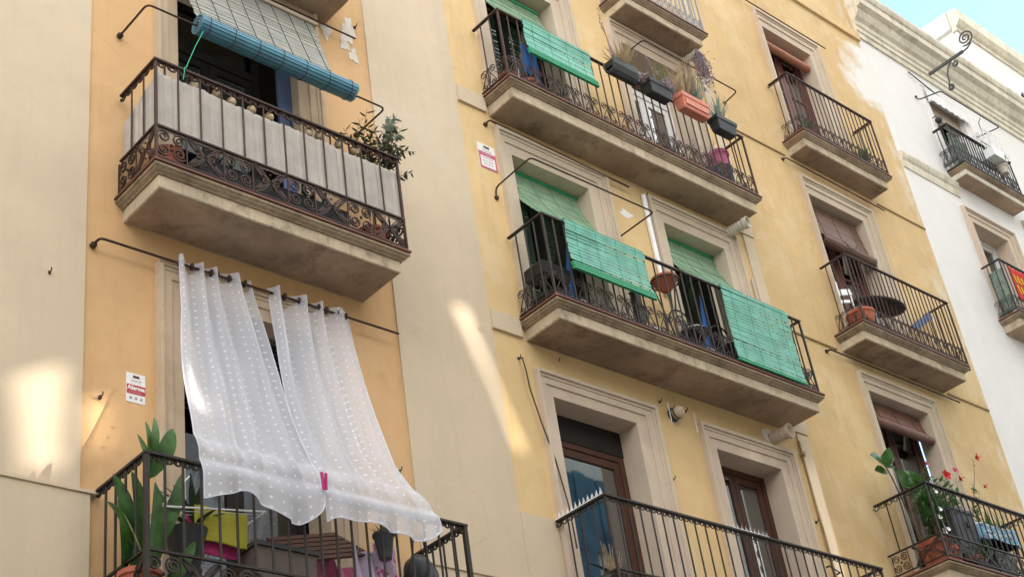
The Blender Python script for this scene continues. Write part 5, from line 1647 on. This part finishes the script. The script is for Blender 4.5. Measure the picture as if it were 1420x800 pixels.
def tc_(u, v):
    a = 2 * math.pi * u
    r = min(1, v * 1.6)
    drop = max(0, v - .625) / .375
    ca = math.copysign(abs(math.cos(a)) ** .5, math.cos(a)); sa = math.copysign(abs(math.sin(a)) ** .5, math.sin(a))
    return (18.05 + .50 * r * ca * (1 + .04 * math.sin(9 * a) * drop), -.44 + .26 * r * sa * (1 + .06 * math.sin(9 * a) * drop), 8.80 - .22 * drop + .05 * math.sin(4 * u * 6) * r * (1 - drop) * .4 + .04 * math.cos(5 * r + a))
mb = MB(); mb.grid(tc_, 64, 24); part('cloth', mb, 'printblue', t, True)
for sx in (-.38, .38):
    for sy in (-.16, .16):
        part('leg', MB().tube([(18.05 + sx, -.44 + sy, 7.94), (18.05 + sx, -.44 + sy, 8.7)], .02, 6), 'blackplastic', t)
part('dark_basket', MB().loft([[(17.85 + i, -.60 + i, z), (18.35 - i, -.60 + i, z), (18.35 - i, -.28 - i, z), (17.85 + i, -.28 - i, z)] for i, z in ((.03, 8.12), (0, 8.44), (.02, 8.44), (.04, 8.3))]), 'blackplastic', t)
t = thing('spiky_plant', 'upright sword leaved plant at the far end of the plant balcony', 'plant', (18.45, -.35, 8.3))
ml = MB(); 
for i in range(34):
    x = 18.50 + random.uniform(-.18, .22)
    ml.leaf((x, -.36 + random.uniform(-.1, .1), 8.72), (x + random.uniform(-.26, .2), -.4 + random.uniform(-.15, .15), random.uniform(8.95, 9.32)), .035, droop=.15, n=6, shape=.6)
part('foliage', ml, 'leaf', t); part('pot', pot(MB(), (18.5, -.36, 8.42), .14, .30), 'blackplastic', t)
t = thing('white_butterflies', 'white paper butterflies on a string hanging at the corner bars of the plant balcony', 'garland', (16.30, -.8, 8.3))
part('string', MB().tube([(16.28, -.80, 9.0), (16.34, -.80, 8.3)], .004, 5), 'white_pl', t)
for z in (8.98, 8.88, 8.62, 8.50, 8.36, 8.30):
    x = 16.30 + random.uniform(-.12, .10)
    mb = MB()
    for sg in (-1, 1): mb.leaf((x, -.81, z), (x + sg * .05, -.84, z + random.uniform(0, .05)), .06, up=(0, -1, .2), n=5, shape=1)
    part('butterfly', mb, 'white_pl', t)
ml = MB(); tuft(ml, (17.25, -.66, 8.1), 40, .26, .34, .02, droop=.4)
t = thing('trailing_plant', 'low trailing green plant along the floor of the plant balcony below the crate', 'plant', (17.25, -.66, 7.94))
part('foliage', ml, 'leaf', t); part('trough', MB().box(17.0, 17.5, -.74, -.58, 7.94, 8.10), 'blackplastic', t)

# ---- white house: bird cage, hoist bracket, banner
t = thing('bird_cage', 'white bird cage hanging from the rod over the white house balcony', 'bird cage', (23.35, -.45, 17.5))
cx, cy = 23.42, -.36
part('tray', MB().box(cx - .24, cx + .24, cy - .17, cy + .17, 17.52, 17.72), 'white_pl', t)
wr = MB()
for k in range(10):
    x = cx - .22 + .44 * k / 9
    for y in (cy - .16, cy + .16): wr.tube([(x, y, 17.72), (x, y, 18.12), (cx + (x - cx) * .6, cy + (y - cy) * .3, 18.25)], .005, 4)
for k in range(6):
    y = cy - .16 + .32 * k / 5
    for x in (cx - .22, cx + .22): wr.tube([(x, y, 17.72), (x, y, 18.12), (cx + (x - cx) * .6, cy + (y - cy) * .3, 18.25)], .005, 4)
wr.tube([(cx - .22, cy - .16, 18.12), (cx + .22, cy - .16, 18.12), (cx + .22, cy + .16, 18.12), (cx - .22, cy + .16, 18.12), (cx - .22, cy - .16, 18.12)], .006, 4)
part('wires', wr, 'white_pl', t)
part('hook', MB().tube([(cx, cy, 18.24), (cx, cy, 18.5), (cx + .03, cy - .06, 18.60)], .008, 5), 'irongrey', t)
part('perch', MB().tube([(cx - .22, cy, 17.95), (cx + .22, cy, 17.95)], .01, 5), 'stem', t)
xb = 22.75
hb = thing('hoist_bracket', 'curled grey iron bracket projecting from the cornice of the white house', 'bracket', (xb, -.2, 19.6))
part('arm', MB().box(xb - .025, xb + .025, -.86, -.02, 19.63, 19.68), 'irondull', hb)
Q = lambda pts: [(xb, a - .34, b - .64) for a, b in pts]
part('top_scroll', MB().tube(Q([(-.45, 20.28), (-.62, 20.30), (-.72, 20.36)] + spiral(-.65, 20.54, .175, 2.1, -.95, -1, 34, .15)[0:]), .018, 6), 'irondull', hb)
part('lower_scroll', MB().tube(Q([(-.22, 20.25), (-.12, 20.16), (-.06, 20.02), (-.05, 19.86)] + spiral(.0 - .04, 19.72, .075, 1.8, 1.2, 1, 22, .2)), .018, 6), 'irondull', hb)
part('small_scroll', MB().tube(Q(spiral(-.28, 20.15, .075, 2.0, 1.57, 1, 22, .2)), .013, 6), 'irondull', hb)
t = thing('hanging_ball', 'small dark round ball on the jamb of the scalloped window', 'ornament', (22.28, -.1, 18.3))
part('ball', MB().ellip((22.25, -.12, 18.22), .07, .07, .07, 14, 10), 'irongrey', t, True)
part('bracket', MB().tube([(22.25, -.12, 18.28), (22.25, -.10, 18.34), (22.25, .02, 18.34)], .01, 5), 'irongrey', t)
# red and yellow striped banner behind the bars
bn = thing('banner', 'red banner with rows of yellow bars and zigzags hung inside the white house balcony', 'banner', (22.75, -.40, 13.9))
def bfn(off):
    return lambda u, v: (lerp(22.16, 23.4, u), -.402 - off + .012 * math.sin(8 * u), lerp(13.98, 14.66, v) + .01 * math.sin(6 * u))
mb = MB(); mb.grid(bfn(0), 40, 16)
o = part('cloth', mb, 'flagred', bn, True); sd = o.modifiers.new('thickness', 'SOLIDIFY'); sd.thickness = .004
ym = MB()
f_ = bfn(.006)
for row in (.60, .27):
    for k in range(9):
        u0 = .05 + k * .10
        pts = [(u0, row + .17), (u0 + .045, row + .17), (u0 + .06, row + .02), (u0 + .10, row - .06), (u0 + .055, row - .08), (u0 + .02, row + .0)]
        ym.loft([[Vector(f_(a, b)) + Vector((0, d, 0)) for a, b in pts] for d in (0, -.003)])
part('yellow_figures', ym, 'flagyellow', bn)
hang('hanging_sheet', 'grey blue sheet hanging inside the near end of the banner balcony', 'cloth', lambda u, v: (21.97 + .012 * math.sin(9 * u), lerp(-.08, -.36, u), lerp(13.75, 14.6, v)), 'leafpale')
hang('hanging_sheet', 'pale blue grey sheet hanging inside the scalloped window balcony', 'cloth', clothgrid(22.15, 22.75, -.22, 17.08, 17.80, .015, 14, .02), 'leafpale')
t = thing('flower_pot', 'dark pot hung on the outside of the scalloped window balcony under the bird cage', 'plant pot', (23.55, -.45, 17.35))
part('pot', pot(MB(), (23.62, -.40, 17.30), .11, .18), 'pvc', t)
ml = MB(); tuft(ml, (23.62, -.44, 17.5), 26, .2, .2, .025, droop=.4); part('foliage', ml, 'leafpale', t)

t = thing('planter_trough', 'long dark planter trough behind the ironwork of the white cloth balcony', 'planter', (6.1, -.4, 9.8))
part('trough', MB().loft([[(5.70 + i, -.52 + i, z), (7.35 - i, -.52 + i, z), (7.35 - i, -.26 - i, z), (5.70 + i, -.26 - i, z)] for i, z in ((.03, 9.8), (0, 10.12), (.02, 10.12), (.04, 10.0))]), 'greyplastic', t)
ml = MB()
for k in range(60):
    x = random.uniform(5.75, 7.3)
    ml.leaf((x, -.4, 10.05), (x + random.uniform(-.12, .12), -.42 + random.uniform(-.12, .12), random.uniform(10.1, 10.35)), .05, n=4)
part('foliage', ml, 'leafdark', t)
t = thing('flower_pot', 'terracotta pot behind the near corner ironwork of the white cloth balcony', 'plant pot', (5.42, -.42, 9.8))
part('pot', pot(MB(), (5.42, -.42, 9.8), .15, .28), 'terracotta', t)
part('soil', MB().lathe((5.42, -.42, 9.8), [(.13, .25), (.01, .26)], 18, capb=False), 'soil', t)
